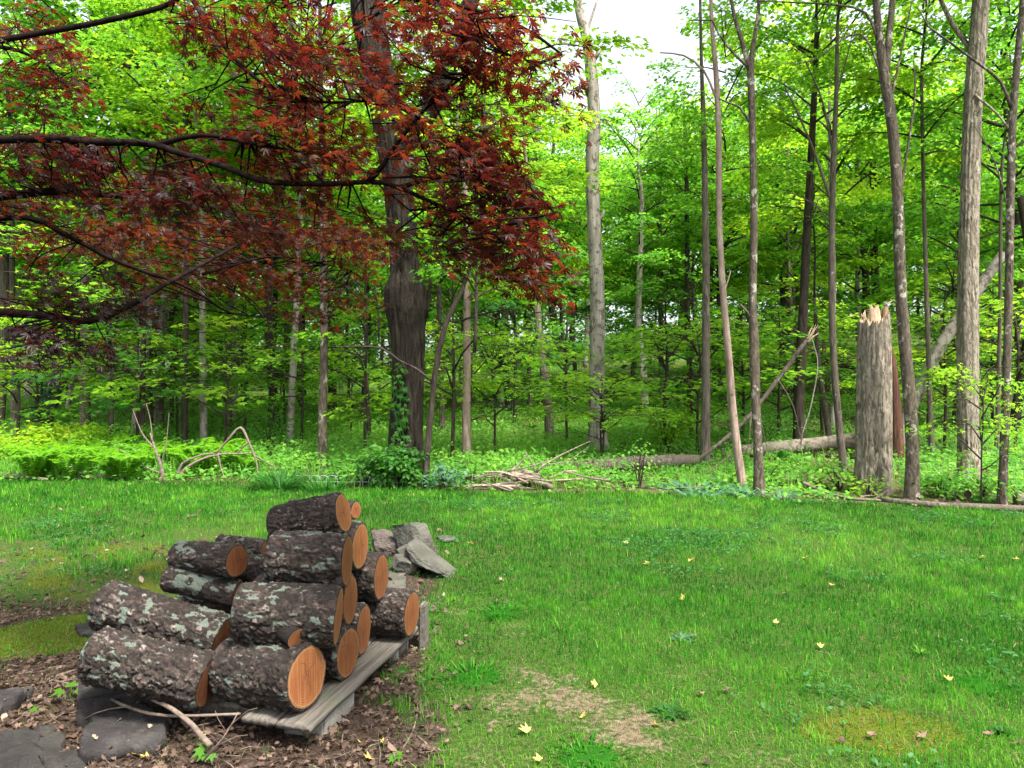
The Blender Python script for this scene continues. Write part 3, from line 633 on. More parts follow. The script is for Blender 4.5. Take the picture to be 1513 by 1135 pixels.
log_by_dir('thinnest log, its small round cut peeping out behind the topmost log', (526, 754), 3.78, 0.045, 67, 3, 0.42, seed=11, lichen=0.3, plate=0.6)
log_by_az('flaky barked long log at the bottom left, just above the flat slab', (308, 1008), 3.16, 0.108, 85, (139, 966), 0.104, seed=12, lichen=0.6, front='shaded_cut', plate=1.7)
log_by_az('long log with mint lichen patches, resting on the flaky bottom left log', (327, 946), 3.36, 0.098, 86, (152, 893), 0.106, seed=13, lichen=0.9, front='shaded_cut', plate=1.2)
log_by_az('thin log crusted with pale lichen, under the short log with round cut', (352, 878), 3.64, 0.064, 82, (247, 854), 0.060, seed=14, lichen=1.5, plate=0.6)
log_by_az('short grey log with round orange cut on the left shoulder of the pile', (351, 829), 3.62, 0.080, 69, (262, 822), 0.070, seed=15, lichen=0.95, plate=0.8)
log_by_az('short dark log tucked behind the left shoulder of the pile', (402, 845), 3.95, 0.078, 80, (320, 838), 0.075, seed=16, lichen=0.1, front='shaded_cut')
log_by_az('blackish log at the very back, showing over the short dark log', (392, 813), 4.15, 0.052, 80, (322, 806), 0.050, seed=17, lichen=0.1, front='shaded_cut', plate=1.3)
log_by_dir('log low at the back of the pile, carrying the blackish logs', (395, 893), 4.02, 0.115, 83, 0, 0.45, seed=18, lichen=0.1, front='shaded_cut')
# platform of grey boards on concrete blocks
A = Vector((-0.80, 2.97)); Bp = Vector((-0.50, 4.30)); ed = (Bp - A); EL = ed.length; ed.normalize(); nrm = Vector((-ed.y, ed.x))
root = thing('wood_platform', 'low platform of grey weathered boards carrying the log pile', 'platform', (A.x, A.y, 0.0))
root.rotation_euler = (0, 0, math.atan2(-ed.x, ed.y))
def board(name, x0, x1, y0, y1, z0, z1, seed, parent=root, mat='board'):
    """a worn plank: rounded edges, wavy faces, chewed ends"""
    nx, ny = 9, max(20, int((y1 - y0) / 0.03)); mb = MB(); X, Yv = np.meshgrid(np.linspace(x0, x1, nx), np.linspace(y0, y1, ny))
    def sh(top):
        z = (z1 if top else z0) + (fbm2(X, Yv, 9, 3, seed + top) - 0.5) * 0.010 - (0.004 * (np.abs((X - x0) / (x1 - x0) - 0.5) > 0.49) if top else 0)
        yy = Yv + (fbm2(X, Yv * 0 + top * 0.1, 24, 3, seed + 5) - 0.5) * 0.025 * ((Yv <= y0 + 1e-6) | (Yv >= y1 - 1e-6)); return np.stack([X + (fbm2(Yv, X * 0, 5, 2, seed + 7) - 0.5) * 0.012, yy, z], -1).reshape(-1, 3)
    T, Bo = sh(1), sh(0); n = nx * ny; g = grid_faces(ny, nx, False)
    ring = np.concatenate([np.arange(nx), np.arange(1, ny) * nx + nx - 1, (ny - 1) * nx + np.arange(nx - 2, -1, -1), np.arange(ny - 2, 0, -1) * nx]); r2 = np.roll(ring, -1)
    mb.add(np.vstack([T, Bo]), [g, g[:, ::-1] + n, np.stack([ring, r2, r2 + n, ring + n], 1)[:, ::-1]]); return mb.build(name, M[mat], parent)
for i in range(4): board('plank', -0.165 * (i + 1) + 0.008, -0.165 * i, (0.0, 0.015, 0.11, 0.16)[i], EL - 0.03 * ((i * 2) % 3), 0.112, 0.138, 40 + i)
for k, (y0, y1) in enumerate(((0.20, 0.29), (EL - 0.3, EL - 0.21))): board('bearer', -0.64, -0.03, y0, y1, 0.03, 0.108, 60 + k)
def block(label, x, y, rz, sx, sy, sz, seed, name='concrete_block', mat='concrete', z=-0.02, cat='block'):
    bm = bmesh.new(); bmesh.ops.create_cube(bm, size=1.0)
    for v in bm.verts: v.co = Vector((v.co.x * sx, v.co.y * sy, (v.co.z + 0.5) * sz))
    bmesh.ops.bevel(bm, geom=list(bm.edges), offset=0.008, segments=2, affect='EDGES')
    bmesh.ops.subdivide_edges(bm, edges=[e for e in bm.edges if e.calc_length() > 0.03], cuts=5, use_grid_fill=True)
    bmesh.ops.triangulate(bm, faces=[f for f in bm.faces if len(f.verts) > 4])
    P = np.array([v.co for v in bm.verts]); d = (fbm(P * 22 + seed, 3, seed) - 0.5) * 0.008
    for v, q in zip(bm.verts, d): v.co += v.co.normalized() * q
    me = bpy.data.meshes.new(name); bm.to_mesh(me); bm.free(); me.materials.append(M[mat]); o = link(name, me); o.location = (x, y, z); o.rotation_euler = (0, 0, rz)
    return tag(o, label, cat)
rz = root.rotation_euler.z
q = A + ed * 0.30 + nrm * 0.115; block('grey concrete block under the front corner of the log platform', q.x, q.y, rz, 0.19, 0.30, 0.125, 3)
q = A + ed * (EL - 0.25) + nrm * 0.14; block('concrete block half hidden under the far end of the log platform', q.x, q.y, rz, 0.19, 0.2, 0.125, 4)
q = A + ed * 0.35 + nrm * 0.72; block('concrete block deep in the dark gap below the front of the logs', q.x, q.y, rz, 0.2, 0.24, 0.125, 5)
P = at(626, 911, 4.22); block('small grey board end standing upright beside the far log', P.x, P.y, rz + 0.1, 0.035, 0.10, 0.26, 6, 'board_end', 'board', 0.0, 'board')
q = at(165, 1000, 3.40); block('flat stone wedged under the long logs at the left of the pile', q.x + 0.02, q.y, 0.5, 0.30, 0.32, 0.17, 8, 'wedge_stone', 'slate_stone', -0.02, 'stone')

# ---------------------------------------------------------------- stones
def rock(label, name, c, size, rz, seed, mat, tilt=(0, 0), flat=0.5, cuts=10, cat='rock', rough=0.10, group=None):
    bm = bmesh.new(); bmesh.ops.create_icosphere(bm, subdivisions=5, radius=1.0)
    P = np.array([v.co for v in bm.verts]); rs = np.random.default_rng(seed)
    pl = unit(rs.normal(size=(cuts, 3)) * np.array([1, 1, flat])); dist = rs.uniform(0.55, 0.85, cuts)
    pl = np.vstack([pl, [(0, 0, 1)], [(0, 0, -1)]]); dist = np.append(dist, [0.55, 0.6])
    for n, d in zip(pl, dist):
        h = P @ n - d; P = P - np.outer(np.maximum(h, 0), n)
    P = P * (1 + rough * (fbm(P * 3 + seed, 4, seed) - 0.5)[:, None] * 2 + 0.10 * (fbm(P * 8 + seed, 5, seed + 1) - 0.5)[:, None])
    P = P * np.array(size) * 0.5 / 0.72
    for v, p in zip(bm.verts, P): v.co = p
    me = bpy.data.meshes.new(name); bm.to_mesh(me); bm.free(); me.materials.append(M[mat])
    o = link(name, me); o.location = c; o.rotation_euler = (tilt[0], tilt[1], rz); return tag(o, label, cat, group)
def slab(label, outline, thick, seed, mat, z=0.0, tilt=None, name='flat_stone'):
    """a flat stone with the given outline in ground metres"""
    O = np.array(outline, float); c = O.mean(0); O = O - c; m = len(O)
    t = np.linspace(0, m, 90, endpoint=False); i = t.astype(int); f = (t - i)[:, None]; E = O[i % m] * (1 - f) + O[(i + 1) % m] * f
    E = E + (np.stack([fbm(np.c_[E * 11, np.zeros(90)], 3, seed + s) for s in (0, 1)], 1) - 0.5) * 0.07
    n = len(E); rings = []; zs = []
    prof = [(0.90, 0.0), (1.0, 0.15), (0.995, 0.80), (0.965, 1.0)] + [(q, 1.0) for q in np.linspace(0.93, 0.06, 14)]
    for s, h in prof:
        p = E * s; hz = h * thick + (fbm(np.c_[p * 6, np.full(n, seed)], 4, seed) - 0.5) * 0.45 * thick * (h > 0.1) - 0.16 * thick * np.floor(3.5 * fbm(np.c_[p * 5 + 9, np.full(n, seed)], 2, seed + 4)) * (h > 0.5) + (0.12 * thick * (fbm(np.c_[p * 22, np.full(n, 1.0)], 3, seed + 2) - 0.5))
        rings.append(np.c_[p, hz])
    V = np.vstack(rings + [[[0, 0, rings[-1][:, 2].mean()]]]); g = grid_faces(len(prof), n); j = np.arange(n); k = (j + 1) % n; b = (len(prof) - 1) * n
    mb = MB(); mb.add(V, [g, np.stack([b + j, b + k, np.full(n, len(prof) * n)], 1)])
    o = mb.build(name, M[mat], None, True); o.location = (c[0], c[1], z + Hs(*c)); 
    if tilt: o.rotation_euler = (tilt[0], tilt[1], 0)
    SLABS.append(o); return tag(o, label, 'rock')
SLABS = []
def gpx(l, z=0.0):
    out = []
    for px, py in l:
        Y = (EYE - z) * F / (py - CY); out.append(((px - CX) / F * Y, Y))
    return out
slab('flat dark slate slab with a broken front edge, under the fallen stick', gpx([(148, 1034), (163, 1016), (250, 1058), (238, 1092), (180, 1094), (117, 1108)], 0.09), 0.10, 71, 'slate_stone', -0.015)
slab('big rounded dark stone in the bottom left corner of the picture', gpx([(-60, 1080), (10, 1070), (75, 1066), (103, 1095), (124, 1118), (128, 1170), (0, 1200), (-80, 1160)], 0.10), 0.13, 72, 'dark_stone', -0.03)
slab('thin dark slate slab poking in from the left edge above the rounded stone', gpx([(-40, 1040), (0, 1022), (48, 1013), (30, 1030), (0, 1046), (-40, 1060)], 0.06), 0.07, 73, 'slate_stone', -0.01)
slab('small flat grey stone in the moss at the left end of the pile', gpx([(112, 925), (140, 918), (152, 930), (140, 938), (115, 936)], 0.02), 0.03, 74, 'slate_stone')
slab('flat slate piece set in the leaf litter between the logs and the boulders', gpx([(574, 842), (603, 838), (596, 868), (570, 872), (560, 858)], 0.02), 0.03, 75, 'grey_stone')
slab('thin grey stone sliver lying in the grass right of the boulders', gpx([(646, 794), (660, 793), (672, 797), (662, 799), (648, 798)], 0.02), 0.04, 76, 'grey_stone')
P = at(571, 783, 6.50); rock('brownish boulder at the left of the stone heap', 'boulder', (P.x, P.y, 0.11), (0.26, 0.32, 0.22), 0.3, 5, 'brown_stone', (0.1, 0.25))
P = at(613, 786, 6.35); rock('tall pale grey boulder standing at the top of the stone heap', 'boulder', (P.x, P.y, 0.15), (0.34, 0.28, 0.36), 0.1, 12, 'grey_stone', (-0.35, -0.05), 0.8)
P = at(636, 817, 6.00); rock('flat grey stone leaning out of the heap towards the lawn', 'boulder', (P.x, P.y, 0.09), (0.30, 0.42, 0.12), 0.55, 23, 'grey_stone', (0.28, 0.38), 1.0, 7)
P = at(604, 806, 6.12); rock('small upright grey stone wedged between the two grey boulders', 'boulder', (P.x, P.y, 0.10), (0.13, 0.10, 0.22), 0.2, 34, 'grey_stone', (0.2, -0.4))
P = at(597, 823, 5.95); rock('small greenish stone at the front of the stone heap', 'boulder', (P.x, P.y, 0.06), (0.21, 0.22, 0.14), 0.4, 45, 'grey_stone', (0.05, 0.1))

# dead leaves that have blown onto the flat stones
from mathutils.bvhtree import BVHTree
mb = MB()
for o, n in zip(SLABS, (16, 12, 4, 1, 4, 0)):
    me = o.data; bvh = BVHTree.FromPolygons([v.co for v in me.vertices], [list(p.vertices) for p in me.polygons]); k = 0
    bx = [v.co.x for v in me.vertices]; by = [v.co.y for v in me.vertices]
    for _ in range(200):
        if k >= n: break
        h = bvh.ray_cast(Vector((rng.uniform(min(bx), max(bx)), rng.uniform(min(by), max(by)), 1)), Vector((0, 0, -1)))
        if h[0] is None: continue
        k += 1; p = h[0] + o.location; leaves(mb, [(p.x, p.y, p.z + 0.003)], [(rng.normal(0, 0.3), rng.normal(0, 0.3), 1)], rng.uniform(0.010, 0.032, 1), CURL, rng.uniform(0.1, 1, 1))
g = mb.build('leaf_litter_on_stones', M['dead_leaf']); g['kind'] = 'stuff'; g['label'] = 'bits of dead leaf lying on the flat stones'
# ---------------------------------------------------------------- crowns (each variant is built once; copies share its mesh)
def crown_variant(name, seed, R, Hh, n_limb, per_limb, n_leaf, size, tmpl, mat, lo=0.0, vmid=0.5, prof=None, sl=(0.7, 1.1), trunk=False):
    rs = np.random.default_rng(seed); ml, mt = MB(), MB()
    if prof is None: prof = lambda t: (0.70 + 0.30 * np.sin(pi * min(1, t * 1.1 + 0.10))) * (1.0 - 0.45 * t ** 3)
    if trunk: tube(mt, [(0, 0, -0.05), (0.02, 0.03, Hh * 0.35), (-0.03, 0.02, Hh * 0.7), (0.03, 0, Hh)], [0.032 * Hh / 3.5, 0.026 * Hh / 3.5, 0.016, 0.006], 7, 0.25, 0.05, seed)
    for i in range(n_limb):
        t = (i + rs.uniform(-0.6, 1.6)) / n_limb; t = min(1.0, max(0.0, t)); h = lo + (Hh - lo) * t * 0.86; az = i * 2.39996 + rs.uniform(-0.5, 0.5); L = R * prof(t) * rs.uniform(0.65, 1.15)
        o = np.array([sin(az), cos(az), 0]); rise = rs.uniform(0.15, 0.75) * L * (0.5 + 0.9 * t)
        p = [np.array([0, 0, h]), o * L * 0.35 + (0, 0, h + rise * 0.65), o * L * 0.7 + (0, 0, h + rise * 1.0) + rs.normal(0, 0.06, 3), o * L + (0, 0, h + rise * 0.9) + rs.normal(0, 0.10, 3)]
        b0 = 0.010 + 0.010 * L; P, r = tube(mt, p, [b0, b0 * 0.7, b0 * 0.45, 0.004], 5, 0.3, 0.04, seed, caps=False)
        k = max(2, int(per_limb * L / R + 0.5)); v_l = vmid + rs.normal(0, 0.13) + 0.10 * (t - 0.5)
        for j in range(k):
            u = 0.30 + 0.70 * (j + rs.uniform(0, 1)) / k; q = P[min(len(P) - 1, int(u * len(P)))]
            a2 = az + rs.choice([-1, 1]) * rs.uniform(0.15, 1.2); l = rs.uniform(*sl); s0 = q + rs.normal(0, 0.05, 3)
            spray(ml, s0, a2, l, l * 0.62, int(n_leaf * l / 0.9), size, tmpl, v_l + rs.normal(0, 0.08), rs.uniform(0.05, 0.28), 0.42, 0.045, rs)
            tube(mt, [q, q + np.array([sin(a2), cos(a2), 0.0]) * l * 0.4, q + np.array([sin(a2) * l * 0.8, cos(a2) * l * 0.8, -0.10 * l])], [0.007, 0.005, 0.002], 3, 0.4, 0, caps=False)
    return ml.mesh(name, M[mat]), mt.mesh(name + '_limbs', M['dark_bark'])
VAR = {}
for k, (s, R, Hh, nl, pl, nf, sz, mat, vm) in {
    'a': (101, 3.3, 8.5, 22, 11, 34, 0.165, 'green_leaf', 0.45), 'b': (102, 3.0, 9.5, 24, 10, 33, 0.160, 'yellow_green_leaf', 0.45),
    'c': (103, 3.8, 8.0, 22, 12, 34, 0.175, 'green_leaf', 0.62), 'd': (104, 3.4, 9.0, 22, 11, 34, 0.165, 'green_leaf', 0.35),
    'e': (105, 3.2, 7.5, 20, 11, 34, 0.165, 'yellow_green_leaf', 0.60), 'f': (106, 2.2, 6.0, 14, 6, 40, 0.145, 'green_leaf', 0.60)}.items():
    VAR[k] = crown_variant('crown', s, R, Hh, nl, pl, nf, sz, KITE, mat, 0.0, vm, sl=(0.8, 1.5))
for k, (s, R, Hh, nl, pl, nf, sz, mat, vm) in {
    's': (111, 1.25, 3.4, 13, 5, 30, 0.105, 'green_leaf', 0.55), 't': (112, 1.5, 4.4, 15, 5, 32, 0.110, 'yellow_green_leaf', 0.45),
    'u': (113, 1.1, 2.4, 11, 5, 30, 0.095, 'green_leaf', 0.80), 'w': (114, 1.4, 3.8, 14, 5, 32, 0.105, 'deep_green_leaf', 0.6)}.items():
    VAR[k] = crown_variant('foliage', s, R, Hh, nl, pl, nf, sz, MAPLE3, mat, Hh * 0.25, vm, sl=(0.45, 0.8), trunk=True)
def put_crown(root, var, off, sc, rz, wide=1.0):
    for me, nm in zip(VAR[var], ('crown', 'branches')):
        o = link(nm, me, root); o.location = off; o.scale = (sc * wide, sc * wide, sc); o.rotation_euler = (0, 0, rz)

# ---------------------------------------------------------------- the trees one can tell apart, left to right
# path: (px, py, width px) from the ground up; the base pixel fixes the depth.  limbs: [(points), w0, w1]
def tree(label, path, bark, crowns=(), limbs=(), Y=None, ext=None, name='tree', ns=10, ridge=0.0, nridge=18, flare=0.25, group=None, lean=0.0, rough=0.05, seed=None):
    g = ground(path[0][0], path[0][1]) if Y is None else None
    Yb = g.y if g is not None else Y
    if g is None: x = (path[0][0] - CX) / F * Y; g = Vector((x, Y, Hs(x, Y)))
    root = thing(name, label, 'tree' if name != 'broken_trunk' else 'broken tree', g, group)
    seed = seed if seed is not None else int(abs(g.x * 91 + g.y * 37)) % 997
    fc = 1 / math.sqrt(1 + ((path[0][0] - CX) / F) ** 2)
    pts = [np.array([0, 0, -0.12])]; r = [path[0][2] / 2 * Yb / F * fc - ridge * 0.5]
    for i, (px, py, w) in enumerate(path):
        p = np.array(at(px, py, Yb + lean * i)) - np.array(g)
        if i == 0: p = np.array([0, 0, 0.02])
        pts.append(p); r.append(w / 2 * Yb / F * fc - ridge * 0.5)
    if ext:                                   # the trunk goes on above the picture's upper edge
        d = pts[-1] - pts[-2]; d /= np.linalg.norm(d); d[2] = max(d[2], 0.9)
        pts.append(pts[-1] + d * ext * 0.5 + rng.normal(0, 0.10, 3)); r.append(r[-1] * 0.6); pts.append(pts[-1] + d * ext * 0.5); r.append(0.02)
    mb = MB(); tube(mb, pts, r, ns, 0.06 if ridge else 0.22, rough, seed, ridge, nridge, flare)
    mb.build('trunk', M[bark], root, True)
    if limbs:
        for lp, w0, w1 in limbs:
            mb = MB(); P = [np.array(at(a, b, Yb + (c[0] if c else 0))) - np.array(g) for a, b, *c in lp]; k = Yb / F / 2 * fc
            tube(mb, P, [(w0 + (w1 - w0) * i / (len(P) - 1)) * k for i in range(len(P))], 6, 0.15, 0.06, seed)
            mb.build('branch', M[bark], root, True)
    for var, h, sc, *o in crowns:
        x, y = (o[0], o[1]) if len(o) > 1 else (0, 0)
        # stand the crown on the trunk at height h
        zz = [p[2] for p in pts]; xx = np.interp(h, zz, [p[0] for p in pts]); put_crown(root, var, (xx + x, y, h), sc, rng.uniform(0, 6.28), o[2] if len(o) > 2 else 1.0)
    return root, g
tree('grey tree at the left edge, straight and bare below the red leaves', [(22, 638, 11), (19, 540, 10), (18, 400, 9), (16, 200, 8)], 'grey_bark', [('b', 5.5, 1.0)], ext=4)
tree('dim grey tree standing behind the leaning ivy covered tree', [(58, 602, 13), (56, 500, 12), (52, 420, 11), (48, 200, 9)], 'dark_bark', [('a', 4.5, 1.1)], ext=4)
tl, gl = tree('leaning tree wrapped in ivy, tilting to the right', [(62, 642, 24), (78, 590, 21), (98, 540, 18), (120, 460, 15), (140, 390, 13), (165, 250, 9)], 'grey_bark', [('a', 6.5, 0.9)], ext=3)
tree('brown tree just right of the leaning ivy covered tree', [(125, 645, 18), (126, 560, 16), (127, 420, 15), (133, 260, 12), (137, 150, 11), (150, 20, 9)], 'grey_bark', [('a', 7.5, 1.0), ('f', 6.8, 0.9, 0.8, -0.5)],
     [([(134, 160), (150, 90), (200, 72), (260, 88)], 7, 4), ([(137, 140), (165, 60), (172, 10)], 7, 4)], ext=2)
tree('short dark bare post like trunk among the ferns', [(209, 668, 11), (209, 630, 10), (210, 590, 9), (212, 520, 8), (214, 430, 6)], 'dark_bark', [('s', 2.4, 0.9)])
tree('grey trunk with a slight right lean, left one of the crooked pair', [(236, 645, 15), (236, 560, 14), (241, 470, 13), (246, 410, 12), (250, 250, 9)], 'grey_bark', [('c', 5.5, 0.9)], ext=3)
tree('crooked trunk bowing out to the left, right one of the crooked pair', [(282, 612, 13), (270, 540, 13), (262, 480, 12), (254, 430, 12), (250, 330, 9)], 'grey_bark', [('a', 6.0, 1.0)], ext=3)
tree('straight blackish tree in front of the crooked pair', [(273, 670, 11), (273, 560, 10), (275, 430, 9), (277, 250, 7)], 'dark_bark', [('b', 5.0, 0.7)], ext=3)
tree('smooth light grey tree between the blackish tree and the dead arched branches', [(301, 660, 12), (300, 560, 11), (299, 440, 10), (298, 250, 8)], 'pale_bark', [('e', 5.5, 0.85)], ext=3)
tree('thin grey pole tree behind the dead arched branches', [(339, 640, 7), (340, 540, 6), (341, 440, 6), (343, 250, 4)], 'grey_bark', [('b', 4.4, 0.7)], ext=3)
tree('dim trunk hung with low leaves behind the arched branches', [(400, 630, 10), (402, 560, 9), (406, 470, 8), (410, 300, 6)], 'dark_bark', [('d', 4.5, 0.9)], ext=3)
tree('pale creamy trunk leaning slightly right, left of the big shaggy oak', [(428, 660, 12), (432, 570, 11), (437, 470, 10), (441, 380, 9), (448, 200, 7)], 'pale_bark', [('e', 6.0, 0.8)], ext=3)
tree('dark thick trunk deep behind the pale creamy trunk', [(446, 602, 14), (445, 520, 13), (444, 420, 12), (444, 250, 10)], 'dark_bark', [('c', 4.8, 1.1)], ext=4)
tree('two toned tree, dark left side and pale top, near the lawn left of the oak', [(476, 694, 14), (477, 600, 13), (479, 500, 12), (478, 400, 11), (476, 280, 9), (474, 120, 7)], 'spotted_bark', [('f', 6.4, 0.9)], ext=3)
tree('thin dark sapling trunk between the two toned tree and the shaggy oak', [(546, 655, 7), (543, 590, 6), (541, 530, 5), (538, 450, 4)], 'dark_bark', [('s', 3.0, 1.0)])
# the big oak with its burls and second leader
tree('huge dark oak with shaggy furrowed bark, a swollen waist and vines at its foot',
     [(600, 706, 56), (600, 660, 50), (602, 600, 45), (603, 540, 46), (602, 490, 50), (601, 455, 63), (600, 428, 60), (599, 404, 41), (598, 385, 39), (595, 340, 40), (588, 270, 40), (578, 200, 44), (560, 110, 43), (545, 30, 47), (536, -60, 44)], 'oak_bark',
     [('c', 9.0, 1.0, 0.6, 0.5)], [([(578, 250), (605, 200), (640, 150), (665, 90), (690, 20), (712, -60)], 40, 24), ([(585, 300, 0.3), (600, 240, 0.5), (598, 160, 0.5)], 30, 22),
      ([(575, 520), (560, 505), (560, 470), (553, 420)], 4, 2), ([(628, 470), (634, 440), (636, 405)], 9, 4)], Y=11.35, ext=5, ns=96, ridge=0.040, nridge=30, flare=0.35, rough=0.09)
tree('slim curving young maple growing close against the right side of the shaggy oak', [(628, 722, 10), (632, 660, 10), (640, 580, 9), (648, 520, 9), (662, 470, 8), (682, 430, 7), (698, 385, 6), (722, 340, 4)], 'dark_bark',
     [('t', 3.1, 0.85, 0.2, 0.3), ('s', 2.0, 0.9, 0.5, 0.2)], [([(640, 565), (615, 545), (590, 533), (565, 515), (530, 512), (490, 513)], 5, 2), ([(688, 420), (660, 400), (645, 385)], 4, 2)], Y=10.75)
tree('dim slender trunk behind the young maple', [(654, 640, 10), (653, 600, 9), (650, 500, 8), (646, 300, 6)], 'grey_bark', [('a', 4.0, 0.9)], ext=3)
tree('pinkish grey trunk standing alone right of the shaggy oak', [(690, 684, 14), (689, 620, 13), (690, 540, 12), (690, 460, 11), (689, 300, 8)], 'pink_bark', [('e', 4.6, 0.75)], ext=3)
tree('dark tilted trunk in the shade of the evergreen', [(753, 610, 11), (746, 560, 10), (738, 500, 10), (732, 430, 9), (726, 300, 7)], 'dark_bark', [('d', 3.2, 0.95)], ext=4)
tree('greyish brown trunk leaning left, midway between the shaggy oak and the tall dead pale tree', [(813, 648, 15), (807, 580, 13), (800, 520, 12), (794, 460, 11), (788, 300, 8)], 'grey_bark', [('b', 5.6, 0.62, -1.2, 0.4)], ext=3)
tree('crooked trunk with a kink, behind the left side of the tall dead pale tree', [(846, 600, 12), (838, 550, 10), (824, 500, 9), (816, 460, 10), (812, 400, 9), (816, 250, 6)], 'spotted_bark', [('d', 4.5, 0.8)], ext=3)
tree('tall dead tree with pale peeling trunk and broken stubs rising into the open sky', [(883, 668, 32), (882, 630, 26), (882, 560, 23), (883, 480, 22), (881, 400, 21), (877, 320, 20), (875, 240, 20), (878, 180, 19), (874, 110, 18), (867, 60, 15), (855, 10, 12), (852, -40, 13)], 'pale_bark', (),
     [([(872, 140), (864, 122), (856, 112)], 13, 5), ([(876, 90), (886, 76), (889, 66)], 9, 3), ([(866, 50), (876, 20), (884, -5)], 5, 3), ([(874, 130), (866, 110), (850, 90), (838, 85)], 3, 1), ([(878, 330), (890, 320), (893, 310)], 8, 3)], Y=16.2, ns=28, ridge=0.012, nridge=20, ext=1.5, flare=0.3)
tree('light grey crooked trunk right of the tall dead pale tree', [(953, 620, 13), (951, 560, 12), (945, 500, 11), (943, 460, 10), (948, 300, 7)], 'pale_bark', [('a', 5.0, 0.8)], ext=2)
tree('thin straight grey trunk deep in the shade behind the leafy bush', [(976, 585, 9), (977, 540, 8), (976, 460, 7), (974, 250, 5)], 'grey_bark', [('d', 3.8, 0.8)], ext=3)
tree('thin blackish trunk deep on the slope', [(1021, 610, 10), (1019, 540, 9), (1016, 470, 8), (1014, 250, 6)], 'dark_bark', [('a', 4.0, 0.85)], ext=3)
tree('leafy brown trunk standing in the crossing fallen branches', [(1042, 692, 15), (1043, 600, 13), (1043, 500, 12), (1043, 380, 11), (1040, 200, 8)], 'grey_bark', [('f', 5.4, 0.6, 0.5, 0.4)], ext=3)
tree('slim dark trunk behind the leaning pale pole', [(1068, 605, 12), (1066, 520, 11), (1064, 440, 10), (1062, 250, 8)], 'dark_bark', [('c', 4.5, 0.85)], ext=3)
tree('tall thin bare tree with a split pale lower trunk, left of the forked tree', [(1097, 722, 14), (1090, 670, 13), (1082, 600, 12), (1076, 520, 11), (1068, 430, 10), (1063, 330, 9), (1062, 200, 9), (1058, 110, 8), (1052, 40, 6), (1050, -20, 5)], 'pink_bark', [('f', 8.2, 0.7)],
     [([(1060, 150), (1040, 105), (1010, 82), (975, 78)], 4, 2), ([(1068, 440), (1080, 400)], 3, 1)], ext=2, ns=14)
tree('spotted dead looking tree forking at the top, a black knot hole halfway down', [(1122, 730, 17), (1120, 660, 14), (1117, 600, 13), (1115, 545, 16), (1114, 500, 15), (1112, 440, 12), (1114, 330, 11), (1112, 200, 11), (1109, 105, 11), (1112, 70, 7), (1120, 30, 6), (1121, -20, 5)], 'spotted_bark', [('f', 8.4, 0.6)],
     [([(1109, 108), (1096, 60), (1084, 20), (1078, -20)], 9, 4), ([(1109, 102), (1085, 80), (1062, 50), (1052, 30), (1020, 30)], 5, 2), ([(1113, 190), (1092, 158), (1062, 146)], 5, 2), ([(1113, 480), (1105, 462), (1094, 450)], 7, 3)], ext=2, ns=18, rough=0.12)
tree('dark straight trunk in front of the fallen log, right of the forked tree', [(1180, 668, 18), (1181, 580, 16), (1186, 480, 15), (1192, 350, 13), (1200, 200, 10), (1206, 80, 8)], 'dark_bark', [('b', 6.8, 0.75)], ext=2)
tree('broad dim trunk high on the slope behind the dark straight trunk', [(1166, 590, 17), (1163, 500, 16), (1159, 420, 15), (1155, 330, 13), (1153, 200, 11)], 'dark_bark', [('d', 6.0, 1.0)], ext=3)
tree('slim grey tree with long ascending bare branches, left of the snapped stump', [(1247, 698, 12), (1240, 630, 11), (1233, 550, 11), (1229, 450, 10), (1229, 350, 10), (1231, 250, 9), (1236, 130, 7), (1238, 30, 5)], 'grey_bark', [('f', 7.4, 0.75)],
     [([(1229, 300), (1205, 230), (1180, 170), (1160, 130)], 5, 2), ([(1232, 230), (1215, 150), (1190, 90)], 4, 2), ([(1234, 150), (1250, 90), (1262, 40)], 3, 1), ([(1229, 330), (1200, 300), (1155, 280)], 3, 1)], ext=2, ns=12)
tree('short slanting trunk in the brush left of the snapped stump', [(1227, 662, 10), (1220, 610, 9), (1213, 565, 8), (1208, 520, 7), (1203, 440, 5)], 'grey_bark', [('s', 3.6, 0.9)])
tree('blackish tree with spotted bark leaning left and forking high, beside the snapped stump', [(1347, 738, 22), (1348, 660, 20), (1344, 590, 20), (1337, 510, 19), (1331, 430, 18), (1328, 340, 17), (1324, 250, 17), (1316, 170, 17), (1306, 110, 16), (1300, 60, 13), (1294, 0, 11), (1290, -50, 9)], 'spotted_bark', [('f', 8.6, 0.7)],
     [([(1308, 120), (1312, 70), (1317, 20), (1322, -40)], 12, 9), ([(1300, 70), (1280, 20), (1240, 8), (1180, 4), (1120, 2)], 5, 2), ([(1316, 150), (1335, 60), (1348, 0)], 4, 2), ([(1310, 130), (1270, 50), (1200, 90), (1140, 95)], 4, 1), ([(1327, 300), (1338, 240), (1352, 140), (1350, 90)], 5, 2)], ext=2, ns=22, rough=0.10)
tree('thin grey tree between the blackish spotted tree and the thick ridged trunk', [(1377, 676, 9), (1374, 600, 8), (1371, 500, 8), (1368, 400, 7), (1364, 250, 6), (1362, 100, 5)], 'grey_bark', [('b', 6.2, 0.7)], ext=2)
tree('thick upright trunk with neat ridged grey bark, tallest on the right', [(1432, 716, 38), (1431, 660, 33), (1430, 580, 32), (1430, 480, 32), (1431, 380, 30), (1434, 260, 29), (1438, 150, 28), (1446, 40, 26), (1451, -50, 24)], 'ridged_bark', [('c', 9.6, 0.9, 0.5, 0.8)],
     [([(1440, 80, 0.1), (1410, 40, 0.2), (1390, 0, 0.2), (1375, -40, 0.2)], 9, 6), ([(1440, 140, -0.1), (1475, 170, -0.3), (1500, 205, -0.3)], 5, 3)], ext=4, ns=64, ridge=0.018, nridge=34, flare=0.18, rough=0.03)
